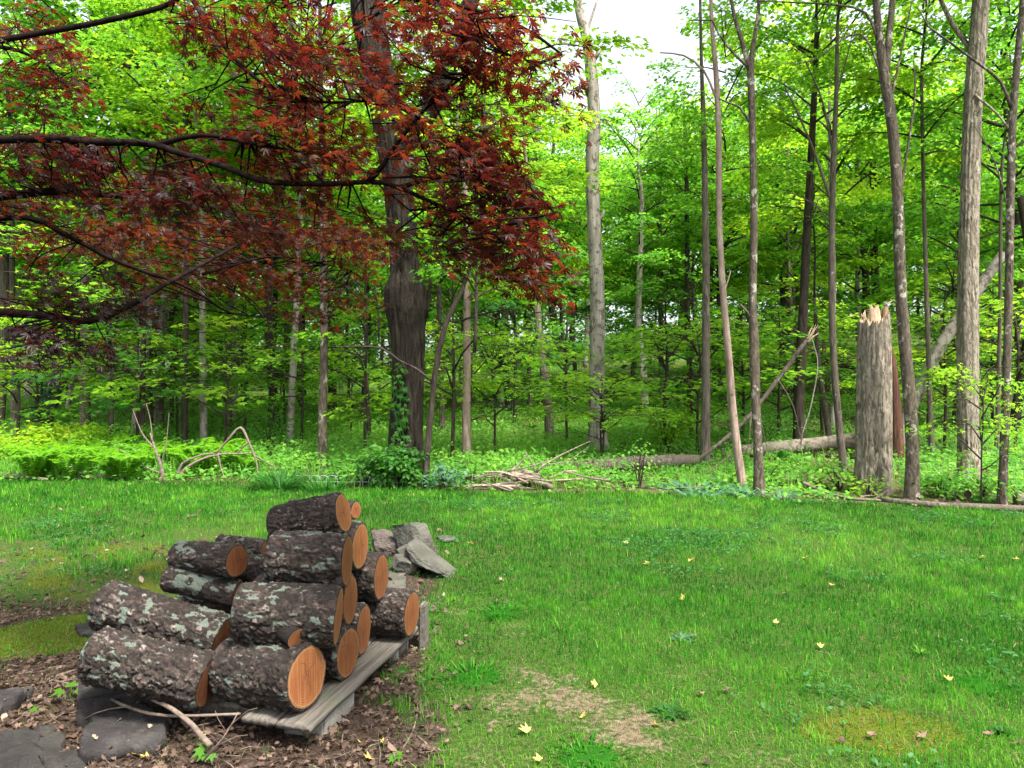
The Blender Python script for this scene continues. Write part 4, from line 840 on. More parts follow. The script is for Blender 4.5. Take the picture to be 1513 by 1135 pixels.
tree('slender spotted tree at the far right edge, leaning right', [(1481, 748, 16), (1483, 680, 14), (1486, 600, 14), (1489, 500, 13), (1491, 400, 13), (1493, 280, 13), (1497, 170, 12), (1504, 80, 11), (1512, -20, 9)], 'spotted_bark', [('f', 8.0, 0.8)],
     [([(1494, 160), (1478, 120), (1440, 90), (1400, 60), (1372, 40), (1355, 10)], 6, 2), ([(1492, 320), (1470, 240), (1430, 170)], 3, 1)], ext=2, ns=14)
tree('thin trunk just left of the slender spotted tree at the right edge', [(1473, 678, 9), (1474, 620, 8), (1476, 540, 7), (1478, 420, 6), (1480, 250, 5)], 'grey_bark', [('a', 5.0, 0.7)], ext=2)
tree('dim thick trunk behind the right edge tree, up the slope', [(1508, 600, 16), (1507, 520, 15), (1505, 420, 14), (1503, 300, 12)], 'dark_bark', [('d', 4.5, 1.0)], ext=3)
tree('trunk deep on the slope straight behind the snapped stump', [(1300, 580, 14), (1297, 480, 13), (1292, 380, 12), (1290, 250, 10)], 'dark_bark', [('c', 4.5, 1.0)], ext=3)
# pale broken tree leaning across behind the ridged trunk
tree('pale dead trunk leaning steeply to the right, behind the thick ridged trunk', [(1318, 655, 24), (1348, 596, 22), (1372, 545, 20), (1400, 495, 19), (1430, 450, 18), (1458, 410, 17), (1482, 375, 15)], 'pale_bark', name='leaning_trunk', Y=15.5, ns=14)
tree('reddish rotten trunk snapped off behind the big snapped stump', [(1326, 645, 24), (1322, 600, 21), (1319, 560, 18), (1317, 535, 16), (1316, 520, 9), (1318, 512, 3)], 'red_rot', name='broken_trunk', Y=14.5, ns=20, rough=0.22)
# tall fallen pole that leans across the gap with its splintered tip
def leaning_pole():
    root = thing('fallen_pole', 'long dead pole leaning up to a splintered tip between two trunks', 'fallen tree', at(1010, 700, 13.2))
    g = np.array(root.location); mb = MB()
    pts = [np.array(at(a, b, Y)) - g for a, b, Y in ((985, 712, 13.0), (1050, 665, 13.1), (1100, 622, 13.3), (1150, 560, 13.5), (1185, 512, 13.6), (1199, 497, 13.7))]
    tube(mb, pts, np.array([5, 5.5, 6, 7, 7, 6]) * 13.3 / F / 2 * 0.95, 12, 0.15, 0.08, 3)
    for a in (((1120, 600), (1128, 640), (1140, 690)), ((1085, 640), (1070, 665), (1060, 690)), ((1150, 562), (1172, 600), (1185, 660)), ((1060, 655), (1085, 690), (1095, 700)), ((1110, 612), (1105, 660), (1098, 680))):
        tube(mb, [np.array(at(p, q, 13.3)) - g for p, q in a], [0.014, 0.010, 0.004], 5, 0.2, 0.05, 2)
    mb.build('pole', M['grey_bark'], root, True)
    mb = MB()
    for k in range(7):
        b = np.array(at(1192, 505, 13.65)) - g; t = np.array(at(1196 + 14 * rng.uniform(), 478 + 16 * rng.uniform(), 13.7)) - g
        tube(mb, [b + rng.normal(0, 0.02, 3), (b + t) / 2 + rng.normal(0, 0.012, 3), t], [0.02, 0.013, 0.003], 5, 0.1, 0.1, k)
    mb.build('splintered_tip', M['broken_wood'], root)
leaning_pole()
# the snapped stump
def stump():
    g = ground(1290, 729); Y = g.y; root = thing('tree_stump', 'tall thick stump snapped off at head height with a jagged splintered top', 'stump', g); k = Y / F
    ns, nz = 110, 150; th = np.linspace(0, 2 * pi, ns, endpoint=False)
    a = (th + pi / 2 + 1e-6) % (2 * pi)
    hx = np.cos(th)
    # rim height in photo pixels above the base: low on the left, a high splinter at the centre back, a spike on the right
    top = 252 + 14 * smooth(-0.2, 0.9, hx) + 9 * (fbm(np.c_[np.cos(th) * 5, np.sin(th) * 5, th * 0], 3, 8) - 0.5) * 2 + 7 * (vnoise(np.c_[np.cos(th) * 14, np.sin(th) * 14, th * 0], 9) - 0.5) * 2
    top = top + 16 * np.exp(-((th - 1.75) / 0.5) ** 2) + 12 * np.exp(-((th - 0.25) / 0.22) ** 2)
    z = np.linspace(-0.1, 1, nz)[:, None] * (top * k)[None]; TH = np.repeat(th[None], nz, 0)
    w = np.interp(z / k, [-20, 0, 20, 60, 140, 260], [28, 25.5, 24, 22.8, 21.8, 20]) * k
    q = np.c_[np.cos(TH).ravel() * 5.2, np.sin(TH).ravel() * 5.2, z.ravel() * 1.6]; q2 = np.c_[np.cos(TH).ravel() * 2, np.sin(TH).ravel() * 2, z.ravel() * 0.8]
    rr = w * (1 + 0.05 * (fbm(q2, 2, 3) - 0.5).reshape(w.shape) * 2) + 0.026 * (1 - 2.4 * np.abs(fbm(q, 3, 4) - 0.5).reshape(w.shape) * 2)
    lean = np.interp(z / k, [0, 260], [0, 1.5]) * k
    V = np.stack([rr * np.cos(TH) + lean, rr * np.sin(TH), z], -1).reshape(-1, 3); mb = MB(); mb.add(V, grid_faces(nz, ns)); mb.build('bark', M['ridged_bark'], root, True)
    mb = MB(); rim = V[-ns:]; rings = [rim * 1.0]
    for i, s in enumerate(np.linspace(0.93, 0.05, 12)):
        p = rim.copy(); p[:, :2] *= s; zz = 248 * k * (1 - 0.0 * s) + (fbm(np.c_[p[:, :2] * 26, np.zeros(ns)], 3, 12) - 0.5) * 22 * k
        p[:, 2] = np.where(i == 0, rim[:, 2] - 0.03, np.minimum(zz + 0.35 * (rim[:, 2] - 250 * k) * s, rim[:, 2].max())); rings.append(p)
    # the standing splinter block
    VV = np.vstack(rings); d = np.hypot((VV[:, 0] - 0.02), (VV[:, 1] - 0.02)); VV[:, 2] += 26 * k * smooth(0.095, 0.075, d) * (0.7 + 0.5 * (vnoise(VV * 30, 5) - 0.3))
    mb.add(VV, grid_faces(13, ns)); 
    for s in range(13):
        t = rng.uniform(0, 2 * pi); i = int(t / (2 * pi) * ns) % ns; b = rim[i] * np.array([0.90, 0.90, 1]) - (0, 0, 0.05); h = rng.uniform(0.01, 0.07) + (0.10 if abs(t - 0.25) < 0.25 else 0)
        tube(mb, [b, b + (rng.normal(0, 0.006), rng.normal(0, 0.006), h * 0.6), b + (rng.normal(0, 0.012), rng.normal(0, 0.012), h + 0.03)], [0.014, 0.009, 0.001], 5, 0.05, 0.1, s)
    t = rim[int(0.30 / 6.283 * ns)]; tube(mb, [t - (0.02, 0, 0.03), t + (0.03, 0, 0.0), t + (0.11, 0, 0.05)], [0.02, 0.012, 0.003], 6, 0.05, 0.1, 3)
    mb.build('splintered_top', M['broken_wood'], root)
stump()
# ivy on the leaning tree
def climber(label, name, base, pts, mat, n, size, spread, tmpl, cat='vine', group=None):
    root = thing(name, label, cat, base); g = np.array(base); ml, mt = MB(), MB()
    P = np.array(pts) - g; Q, r = resample(P[:, :3], np.full(len(P), 0.012), 0.1); tube(mt, P[:, :3], [0.012] * len(P), 5, 0.15, 0.1, 2)
    i = rng.integers(0, len(Q), n); o = unit(rng.normal(size=(n, 3)) * np.array([1, 1, 0.35])); o[:, 1] = -np.abs(o[:, 1]) * 0.8
    sp = spread if np.isscalar(spread) else np.interp(i / len(Q), np.linspace(0, 1, len(spread)), spread)
    leaves(ml, Q[i] + o * (sp * rng.uniform(0.75, 1.15, n))[:, None] + rng.normal(0, 0.04, (n, 3)), o + rng.normal(0, 0.35, (n, 3)) + (0, 0, 0.35), size * rng.uniform(0.6, 1.2, n), tmpl, rng.normal(0.5, 0.25, n), np.tile((0, 0, -1.0), (n, 1)) + rng.normal(0, 0.4, (n, 3)))
    mt.build('stem', M['dark_bark'], root); ml.build('foliage', M[mat], root); return root
Yl = gl.y
climber('dark glossy ivy climbing the leaning tree', 'ivy_vine', tuple(gl + Vector((0, -0.4, 0))), [np.array(at(a, b, Yl - 0.05)) for a, b in ((56, 640), (68, 595), (86, 545), (104, 490), (122, 440), (140, 385))], 'ivy_leaf', 1500, 0.13, 0.26, MAPLE3)
climber('leafy creeper climbing the front of the shaggy oak', 'creeper_vine', tuple(at(602, 712, 11.0)), [np.array(at(a, b, 11.06)) for a, b in ((606, 715), (600, 680), (596, 640), (592, 600), (590, 560), (592, 540))], 'deep_green_leaf', 150, 0.10, [0.24, 0.18, 0.12, 0.09, 0.07, 0.06], MAPLE3)
# ---------------------------------------------------------------- the wood behind: fillers, saplings, far mass
def in_gap(x, y, h):
    """would a crown of height h standing here close the open wedge of sky?"""
    px = CX + x / y * F; top = CY - (h - EYE) / y * F
    m = 3.2 / y * F
    return 893 - m * 0.72 < px < 968 + m * 0.70 and top < 130
ZN = [(-99, 'left'), (0.0, 'mid'), (99, 'right')]
taken = []
def filler(x, y, var, sc, h0, trunk_r, bark):
    z = Hs(x, y); px = CX + x / y * F
    if px < 420: lb, gp = 'slim leafy tree deep in the wood behind the ferns on the left', 'woodland trees deep behind the left side of the lawn'
    elif px < 860: lb, gp = 'slim leafy tree deep in the wood between shaggy oak and tall dead tree', 'woodland trees deep behind the shaggy oak'
    elif px < 1200: lb, gp = 'slim leafy tree on the slope behind the forked tree and the leaning pole', 'woodland trees up the slope behind the leaning pole'
    else: lb, gp = 'slim leafy tree on the slope behind the snapped stump and the ridged trunk', 'woodland trees up the slope behind the snapped stump'
    root = thing('woodland_tree', lb, 'tree', (x, y, z), gp)
    hh = h0 + 8.0 * sc; mb = MB(); j = rng.normal(0, 0.22, (3, 2))
    tube(mb, [(0, 0, -0.2), (j[0, 0], j[0, 1], hh * 0.3), (j[1, 0], j[1, 1], hh * 0.65), (j[2, 0] * 0.5, j[2, 1] * 0.5, hh)], [trunk_r, trunk_r * 0.85, trunk_r * 0.5, 0.02], 8, 0.6, 0.05, int(x * 7 + y), flare=0.25)
    mb.build('trunk', M[bark], root, True); put_crown(root, var, (0, 0, h0), sc, rng.uniform(0, 6.28), rng.uniform(0.95, 1.2))
rows = [(20, 25, 8), (25, 31, 12), (31, 38, 14), (38, 47, 16), (47, 58, 18)]
for ya, yb, n in rows:
    for i in range(n):
        y = rng.uniform(ya, yb); u = -0.80 + 1.6 * (i + rng.uniform(0.1, 0.9)) / n; x = u * y
        sc = rng.uniform(0.95, 1.30); h0 = rng.uniform(2.8, 5.5) if y > 25 else rng.uniform(4.0, 6.5)
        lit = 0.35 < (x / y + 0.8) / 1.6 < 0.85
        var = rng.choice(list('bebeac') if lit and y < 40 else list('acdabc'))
        if in_gap(x, y, h0 + Hs(x, y) + 9.0 * sc):
            if y < 34: continue
            sc *= 0.55; h0 = 1.5
            if in_gap(x, y, h0 + Hs(x, y) + 9.0 * sc): continue
        filler(x, y, var, sc, h0, rng.uniform(0.08, 0.19), rng.choice(['grey_bark', 'dark_bark', 'dark_bark', 'pale_bark']))
# understorey saplings: (base px, base py or None with Y, variant, scale)
def sapling(label, px, Y, var, sc, wide=1.0, group=None, name='maple_sapling', twice=False):
    x = (px - CX) / F * Y; root = thing(name, label, 'sapling', (x, Y, Hs(x, Y)), group)
    for me, nm in list(zip(VAR[var], ('foliage', 'stem'))) * (2 if twice else 1):
        o = link(nm, me, root); o.scale = (sc * wide, sc * wide, sc); o.rotation_euler = (0, 0, rng.uniform(0, 6.28))
for args in (('broad maple sapling spreading dark green sheets of leaves behind the ferns', 205, 15.5, 'w', 0.85, 1.25), ('bright maple sapling at the far left above the yellowish bushes', 25, 16.5, 't', 0.85, 1.15), ('sunny maple sapling behind the blackish straight tree', 262, 18.5, 'u', 1.25, 1.2),
             ('tall sapling filling the gap between the light grey tree and the pale creamy trunk', 362, 20.0, 't', 1.0, 1.1), ('sapling with blue green leaves left of the two toned tree', 445, 17.5, 's', 1.0, 1.1), ('yellow green maple sapling close left of the shaggy oak', 540, 14.0, 't', 0.80, 1.05),
             ('sunlit maple sapling behind the right side of the shaggy oak', 668, 13.6, 't', 0.95, 1.0), ('small sapling with flat leaf sheets right of the pinkish trunk', 730, 15.0, 'u', 1.1, 1.1), ('dark evergreen looking sapling in the gloom behind the leaning trunk', 760, 24.0, 'w', 1.9, 1.0),
             ('thin sapling left of the tall dead pale tree', 838, 18.5, 's', 1.0, 1.2), ('low sapling with bright leaf tiers right of the tall dead pale tree', 985, 16.5, 'u', 1.2, 1.35), ('green sapling tiered behind the thin bare tree', 1022, 19.0, 's', 1.35, 1.2),
             ('sapling between the forked tree and the dark straight trunk', 1150, 17.5, 's', 1.05, 1.3), ('sapling left of the snapped stump up the slope', 1215, 20.0, 't', 0.95, 1.2), ('leafy sapling between the blackish spotted tree and the ridged trunk', 1395, 16.5, 't', 0.85, 1.1),
             ('sapling with lemon green tips at the right edge', 1500, 15.0, 'u', 1.3, 1.2), ('sapling reaching in front of the thick ridged trunk', 1450, 9.2, 'u', 0.72, 0.75), ('deep green sapling on the slope right of the leaning dead trunk', 1468, 22.0, 'w', 1.2, 1.3)): sapling(*args)
for i in range(17):
    Y = rng.uniform(22, 40); px = rng.uniform(-40, 1560); right = px > 800
    sapling('young maple low in the shade of the wood on the right half of the slope' if right else 'young maple low in the shade of the wood on the left half', px, Y, rng.choice(list('stuw')), rng.uniform(1.0, 1.7), 1.25, 'young maples in the shade of the slope' if right else 'young maples in the shade on the left', 'understorey_maple')
for i in range(16):
    Y = rng.uniform(14.5, 22); px = (i + rng.uniform(0.1, 0.9)) / 16 * 1540 - 10; right = px > 800
    if abs(px - 1290) < 60 or abs(px - 880) < 40 or abs(px - 600) < 50: continue
    sapling('light green young maple spreading low between the trunks on the right half' if right else 'light green young maple spreading low between the trunks on the left half', px, Y, rng.choice(list('utsu')), rng.uniform(0.85, 1.25), 1.3, 'light young maples between the trunks on the right' if right else 'light young maples between the trunks on the left', 'young_maple')
# far mass of leaves: nobody could tell its trees apart
rs = np.random.default_rng(77); mb = MB()
for i in range(5200):
    y = rs.uniform(54, 84); u = rs.uniform(-0.85, 0.85); x = u * y; z0 = Hs(x, y); top = 20 if not (0.12 < u < 0.21) else 13.5
    if rs.uniform() < 0.5: z = z0 + rs.uniform(0.2, 9)
    else: z = z0 + rs.uniform(4, top)
    spray(mb, (x, y, z), rs.uniform(0, 6.28), rs.uniform(1.6, 3.0), 1.5, 44, 0.40, KITE, rs.uniform(0.15, 0.6), 0.2, 0.5, 0.25, rs)
g = mb.build('far_woods', M['green_leaf']); g['kind'] = 'stuff'; g['label'] = 'far leafy wood closing the view'
mb = MB()
for i in range(60):
    y = rs.uniform(58, 86); x = rs.uniform(-0.85, 0.85) * y; z = Hs(x, y); r = rs.uniform(0.12, 0.25)
    tube(mb, [(x, y, z - 0.3), (x + rs.normal(0, 0.3), y, z + 8), (x + rs.normal(0, 0.6), y, z + 15)], [r, r * 0.8, r * 0.3], 7, 2, 0.05, i)
g = mb.build('far_tree_trunks', M['dark_bark']); g['kind'] = 'stuff'; g['label'] = 'dim trunks of the far wood'

# ---------------------------------------------------------------- undergrowth
mb = MB(); mg = MB(); n = 0
while n < 7000:
    y = 8.5 + 50 * rng.uniform() ** 1.7; x = rng.uniform(-0.85, 0.85) * y; e = float(edge_y(x))
    if y < e + 0.25: continue
    n += 1; z = Hs(x, y); u = x / y
    den = 0.40 + 0.60 * float(smooth(0.40, 0.60, fbm2(np.array([x]), np.array([y]), 0.35, 2, 71)[0]))
    if u > 0.40: den *= 0.62
    near_edge = y < e + 1.0
    heap = float(blob(x, y, 0.05, 10.6, 0.75, 0.6)); front = 1.6 < x < 7.2 and y < 15.2 and x < y * 0.50
    if front: heap = max(heap, 0.55)
    if rng.uniform() > den * (0.30 if near_edge and u > -0.05 else 1.0) * (1 - 0.9 * heap): continue
    hgt = rng.uniform(0.10, 0.42) * (0.5 if near_edge or front else 1.0) * (1.15 if u < 0 else 0.9); rad = rng.uniform(0.15, 0.38); k = int(38 * (1 + 0.1 * (y > 20)))
    P = np.stack([x + rng.normal(0, rad, k), y + rng.normal(0, rad, k), np.zeros(k)], 1); P[:, 2] = H(P[:, 0], P[:, 1]) + hgt * rng.uniform(0.15, 1.0, k)
    N = np.stack([rng.normal(0, 0.5, k), rng.normal(0, 0.5, k) - 0.2, np.ones(k)], 1)
    leaves(mb, P, N, rng.uniform(0.035, 0.085, k) * (1 + 0.020 * y), KITE if rng.uniform() < 0.7 else OVAL, rng.normal(0.45, 0.15, k) + rng.normal(0, 0.14) + (0.12 if -0.3 < u < 0.05 else 0))
g = mb.build('undergrowth', M['herb_leaf']); g['kind'] = 'stuff'; g['label'] = 'low green herbs covering the woodland floor'
y = 10.5 + 26 * rng.uniform(0, 1, 60000) ** 1.4; x = rng.uniform(-0.8, 0.8, 60000) * y
k = (y > edge_y(x) + 0.3) & ~((x > 1.2) & (x < 7.2) & (y < 15.0) & (x < y * 0.5) & (rng.uniform(0, 1, 60000) < 0.8)) & (rng.uniform(0, 1, 60000) < (0.25 + 0.75 * smooth(0.45, 0.62, fbm2(x, y, 0.30, 2, 81))) * (1 - 0.6 * smooth(0.25, 0.45, x / y))); x, y = x[k], y[k]
blades(mg, x, y, rng.uniform(0.15, 0.48, len(x)), 0.008 * (0.7 + y / 18), rng.normal(0.55, 0.2, len(x)), 0.55)
g = mg.build('woodland_grass', M['herb_leaf']); g['kind'] = 'stuff'; g['label'] = 'tall soft grass between the trees'

# ferns
def fern_mesh(seed):
    rs = np.random.default_rng(seed); mb = MB()
    for i in range(9):
        az = i * 0.70 + rs.uniform(-0.2, 0.2); L = rs.uniform(0.55, 0.80); o = np.array([sin(az), cos(az), 0]); s = np.array([cos(az), -sin(az), 0]); m = 16
        t = np.linspace(0.12, 1, m); P = o[None] * (L * 0.62 * t ** 1.3)[:, None]; P[:, 2] = L * (1.22 * t - 0.55 * t ** 2.6)
        tube(mb, np.vstack([[0, 0, 0], P[::5], P[-1]]), np.full(len(P[::5]) + 2, 0.004), 3, 0.2, 0, caps=False, v=0.3)
        for sg in (-1, 1):
            ln = 0.17 * L / 0.7 * np.sin(pi * np.clip(t * 0.93 + 0.06, 0, 1)) ** 0.75 + 0.012
            leaves(mb, P, np.tile((0, 0, 1.0), (m, 1)) + 0.3 * o + rs.normal(0, 0.12, (m, 3)), ln, (KITE[0] * np.array([0.62, 1, 1]), KITE[1]), 0.35 + 0.4 * t + rs.normal(0, 0.08, m), sg * s[None] + 0.35 * o[None] + np.array([0, 0, -0.15]), rs)
    return mb.mesh('fern', M['fern_leaf'])
FM = [fern_mesh(s) for s in (1, 2, 3)]
fl = [(62, 708), (88, 703), (112, 698), (105, 712), (140, 704), (150, 692), (172, 700), (165, 711), (196, 695), (215, 704), (240, 700), (188, 712), (280, 706), (300, 700), (322, 704), (345, 700), (362, 706), (335, 694), (372, 696), (128, 688), (180, 685), (255, 690), (48, 712), (228, 690)]
for i, (px, py) in enumerate(fl):
    g = ground(px, py - 2); left = px < 260
    o = link('fern', FM[i % 3]); o.location = g; o.rotation_euler = (rng.normal(0, 0.08), rng.normal(0, 0.08), rng.uniform(0, 6.28)); o.scale = (1, 1, 1) ; s = rng.uniform(0.55, 1.00); o.scale = (s, s, s)
    tag(o, 'bright green arching fern in the bed left of the bare shrub stems' if left else 'bright green arching fern under the dead arched branches', 'fern', 'ferns left of the bare shrub' if left else 'ferns under the dead arched branches')
# shrubs
def shrub(label, px, py, w, h, mat, n, size, tmpl=OVAL, name='shrub', stems=9, v=0.5, dense=0.8, twig='dark_bark', Y=None):
    g = ground(px, py) if Y is None else Vector(((px - CX) / F * Y, Y, Hs((px - CX) / F * Y, Y))); root = thing(name, label, 'shrub', g); ml, mt = MB(), MB(); k = g.y / F
    W, Hh = w * k / 2, h * k; tips = []
    for i in range(stems):
        a = rng.uniform(0, 6.28); d = W * rng.uniform(0.3, 1.0); t = np.array([sin(a) * d, cos(a) * d * 0.8, Hh * rng.uniform(0.55, 0.95)])
        P, r = tube(mt, [(0, 0, -0.03), t * (0.3, 0.3, 0.5) + rng.normal(0, 0.03, 3), t], [0.010, 0.008, 0.003], 4, 0.15, 0.05, i, caps=False); tips += [P[len(P) // 2], P[int(len(P) * 0.75)], t]
    per = max(4, n // len(tips))
    for t in tips:
        spray(ml, t, rng.uniform(0, 6.28), 0.28 * W + 0.16, 0.22 * W + 0.10, per, size, tmpl, v + rng.normal(0, 0.10), 0.25, 0.55, 0.07 * Hh + 0.02)
    mt.build('stem', M[twig], root); ml.build('foliage', M[mat], root); return root
shrub('yellow green bush at the far left edge of the wood', 40, 690, 100, 60, 'yellow_green_leaf', 1000, 0.10, v=0.75, stems=14)
shrub('yellow green bush behind the left part of the fern bed', 130, 676, 110, 50, 'yellow_green_leaf', 1000, 0.10, v=0.6, stems=14)
shrub('yellow tipped bush at the foot of the leaning ivy covered tree', 80, 672, 80, 50, 'yellow_green_leaf', 800, 0.10, v=0.85, stems=12)
shrub('soft green bush behind the bare shrub stems', 215, 672, 90, 45, 'herb_leaf', 800, 0.09, v=0.6, stems=12)
shrub('airy bush at the foot of the dim trunk left of the pale creamy trunk', 398, 672, 70, 75, 'deep_green_leaf', 300, 0.09, v=0.6)
shrub('leafy bush wrapped around the foot of the shaggy oak', 592, 721, 88, 58, 'deep_green_leaf', 1200, 0.10, v=0.6, stems=24, Y=10.75)
shrub('low leafy plant left of the bush at the oak foot', 540, 718, 80, 42, 'herb_leaf', 300, 0.09, v=0.25)
shrub('bluish low bush right of the oak foot', 655, 722, 60, 36, 'blue_green_leaf', 260, 0.085, v=0.3)
shrub('green low bush in front of the pinkish trunk', 690, 716, 70, 40, 'herb_leaf', 260, 0.08, v=0.4)
sapling('wide airy dogwood bush with horizontal sprays in front of the tall dead pale tree', 890, 14.3, 'u', 0.70, 1.5, name='dogwood_bush', twice=True)
shrub('smaller airy bush right of the wide dogwood bush', 985, 672, 90, 80, 'yellow_green_leaf', 800, 0.10, v=0.5, stems=12)
shrub('small bare stemmed bush at the lawn edge before the fallen log', 945, 722, 34, 75, 'herb_leaf', 40, 0.06, v=0.5, stems=8)
shrub('low green plant under the dark straight trunk', 1130, 716, 80, 32, 'herb_leaf', 260, 0.08, v=0.55)
shrub('leafy weeds at the left foot of the snapped stump', 1240, 724, 80, 40, 'herb_leaf', 300, 0.08, v=0.6)
shrub('small bright plant in front of the snapped stump', 1285, 735, 44, 30, 'yellow_green_leaf', 90, 0.075, v=0.5)
shrub('green plants between the blackish spotted tree and the ridged trunk', 1392, 735, 80, 36, 'herb_leaf', 300, 0.085, v=0.45)
shrub('green plants at the right foot of the thick ridged trunk', 1455, 742, 60, 40, 'herb_leaf', 260, 0.085, v=0.55)
shrub('dark leafy brush on the slope before the fallen thick log', 1130, 670, 110, 60, 'deep_green_leaf', 340, 0.10, v=0.7)
# broad leaves of the skunk cabbage, sedge tufts, blue leaved clump
def rosette(label, px, py, n, L, w, mat, name, up=0.8, v=0.5, cat='plant', Y=None, nl=1, ring=0.05):
    g = ground(px, py); mb = MB()
    for i in range(n):
        a = rng.uniform(0, 6.28); l = L * rng.uniform(0.6, 1.1); o = np.array([sin(a), cos(a), 0]); s = np.array([cos(a), -sin(a), 0]); t = np.linspace(0, 1, 6); b = o * ring * rng.uniform(0, 1) ** 0.5
        P = b + o * (l * (1 - up * 0.6) * t ** 1.3)[:, None]; P[:, 2] += l * up * (t - 0.45 * t ** 2.2 * rng.uniform(0.4, 1.5)); hw = w / 2 * np.sin(pi * np.clip(t * 0.9 + 0.07, 0, 1)) ** (0.8)
        V = np.stack([P - s * hw[:, None] + (0, 0, 0.25) * hw[:, None], P, P + s * hw[:, None] + (0, 0, 0.25) * hw[:, None]], 1).reshape(-1, 3)
        mb.add(V, grid_faces(6, 3, False), v=np.clip(v + rng.normal(0, 0.15), 0, 1))
    R0 = max(ring * 1.05, 0.025); tube(mb, [(0, 0, -0.02), (0, 0, -0.005), (0, 0, 0.006)], [R0, R0, R0 * 0.4], 16, 0.01, 0, v=0.1)
    o = mb.build(name, M[mat]); o.location = g; return tag(o, label, cat)
rosette('broad leaved skunk cabbage in front of the thick fallen log', 1152, 684, 10, 0.42, 0.17, 'herb_leaf', 'skunk_cabbage', 0.8, 0.15)
rosette('large dark sedge tuft at the lawn edge left of the oak', 415, 723, 190, 0.52, 0.020, 'deep_green_leaf', 'sedge_tuft', 0.75, 0.3, ring=0.30)
rosette('second sedge tuft, shorter and wider, between the large tuft and the oak', 480, 722, 170, 0.40, 0.020, 'deep_green_leaf', 'sedge_tuft', 0.7, 0.4, ring=0.40)
rosette('bluish grey leafed clump at the lawn edge left of the thin split tree', 1035, 728, 120, 0.30, 0.030, 'blue_green_leaf', 'leafy_clump', 0.55, 0.6, ring=0.50)
rosette('bluish leafed tuft between the thin split tree and the forked tree', 1098, 733, 60, 0.26, 0.026, 'blue_green_leaf', 'leafy_clump', 0.6, 0.6, ring=0.22)
rosette('bluish leafed tuft right of the forked tree', 1155, 737, 40, 0.26, 0.026, 'blue_green_leaf', 'leafy_clump', 0.6, 0.5, ring=0.2)
for i, (px, py, n, L, lb) in enumerate(((1450, 1012, 70, 0.10, 'silvery clover patch in the grass near the right edge'), (990, 1056, 60, 0.075, 'dark clover patch right of the bare soil'), (1360, 968, 14, 0.13, 'long bladed weed standing above the lawn at the right'), (740, 908, 80, 0.14, 'tall tuft of rank grass at the edge of the leaf litter'),
                                        (700, 1000, 90, 0.12, 'rank grass tuft left of the bare soil'), (1480, 1085, 16, 0.10, 'dark dandelion rosette by the right edge moss'), (1010, 945, 60, 0.06, 'pale speckled clover patch in the middle of the lawn'), (870, 1118, 70, 0.09, 'grass tuft at the bottom edge below the bare soil'))):
    rosette(lb, px, py, n, L * 0.75, 0.008 if 'grass' in lb or 'blade' in lb else (0.026 if 'rosette' in lb else 0.013), 'grass_blade' if 'grass' in lb or 'blade' in lb else ('blue_green_leaf' if 'silver' in lb or 'speck' in lb else 'deep_green_leaf'), 'weed_clump', 0.6, 0.3 if i != 2 else 0.8, 'weed', ring=(0.07 if i in (1, 6) else 0.16) if n > 40 else 0.004)
# seedlings in the litter
def seedling(label, px, py, n, size, hgt):
    g = ground(px, py); root = thing('maple_seedling', label, 'seedling', g); ml, mt = MB(), MB()
    for i in range(n):
        a = rng.uniform(0, 6.28); t = np.array([sin(a) * hgt * 0.5, cos(a) * hgt * 0.4, hgt * rng.uniform(0.7, 1.1)]); tube(mt, [(0, 0, -0.01), t * (0.4, 0.4, 0.6), t], [0.0014, 0.0012, 0.001], 4, 0.02, 0)
        leaves(ml, [t], [(rng.normal(0, 0.3), -0.35 + rng.normal(0, 0.2), 1)], size * rng.uniform(0.8, 1.2), MAPLE3, rng.uniform(0.3, 0.6, 1), [(sin(a), cos(a) - 0.5, -0.1)])
    mt.build('stem', M['herb_leaf'], root); ml.build('leaf', M['green_leaf'], root)
seedling('green maple seedling left of the slate slab under the stick', 103, 1038, 3, 0.055, 0.06)
seedling('green seedling by the twigs below the front corner log', 308, 1128, 5, 0.042, 0.05)
seedling('tiny green seedling between the two big flat stones', 46, 1062, 2, 0.04, 0.03)
seedling('pale green seedling in the litter at the bottom, right of the platform', 585, 1128, 4, 0.035, 0.03)
# ---------------------------------------------------------------- fallen wood
def fallen(label, pts, r, bark='stick_bark', name='fallen_branch', cat='branch', group=None, side=(), ns=9, cut=False, ridge=0.0):
    """pts: (px, py, Y) or (px, py) on the ground"""
    W = [np.array(at(p[0], p[1], p[2])) if len(p) > 2 else np.array(ground(p[0], p[1])) + (0, 0, r[0] * 0.7) for p in pts]; g = np.mean(W, 0); g[2] = min(w[2] for w in W) - r[0]
    mb = MB(); tube(mb, [w - g for w in W], np.interp(np.linspace(0, 1, len(W)), np.linspace(0, 1, len(r)), r), ns, 0.06 if r[0] < 0.03 else 0.1, 0.12, int(abs(g[0] * 50)), ridge)
    for s, rs0 in side:
        S = [np.array(at(p[0], p[1], p[2])) if len(p) > 2 else np.array(ground(p[0], p[1])) + (0, 0, rs0) for p in s]; tube(mb, [w - g for w in S], np.linspace(rs0, rs0 * 0.35, len(S)), 6, 0.06, 0.10, 3)
    if cut or side: pass
    o = mb.build(name, M[bark], None, True); o.location = g; return tag(o, label, cat, group)
fallen('thick fallen log lying across behind the dark straight trunk', [(1095, 670, 15.4), (1150, 663, 15.3), (1215, 656, 15.6), (1270, 652, 15.2), (1318, 658, 14.9)], [0.16, 0.15, 0.15, 0.16, 0.16], 'mossy_bark', 'fallen_log', 'log', ns=20)
fallen('mossy fallen log lying flat behind the lawn edge right of the tall dead pale tree', [(825, 691, 12.6), (880, 689, 12.5), (940, 684, 12.6), (1000, 681, 12.8), (1030, 679, 13.0)], [0.12, 0.125, 0.12, 0.105, 0.08], 'grey_bark', 'fallen_log', 'log', ns=18)
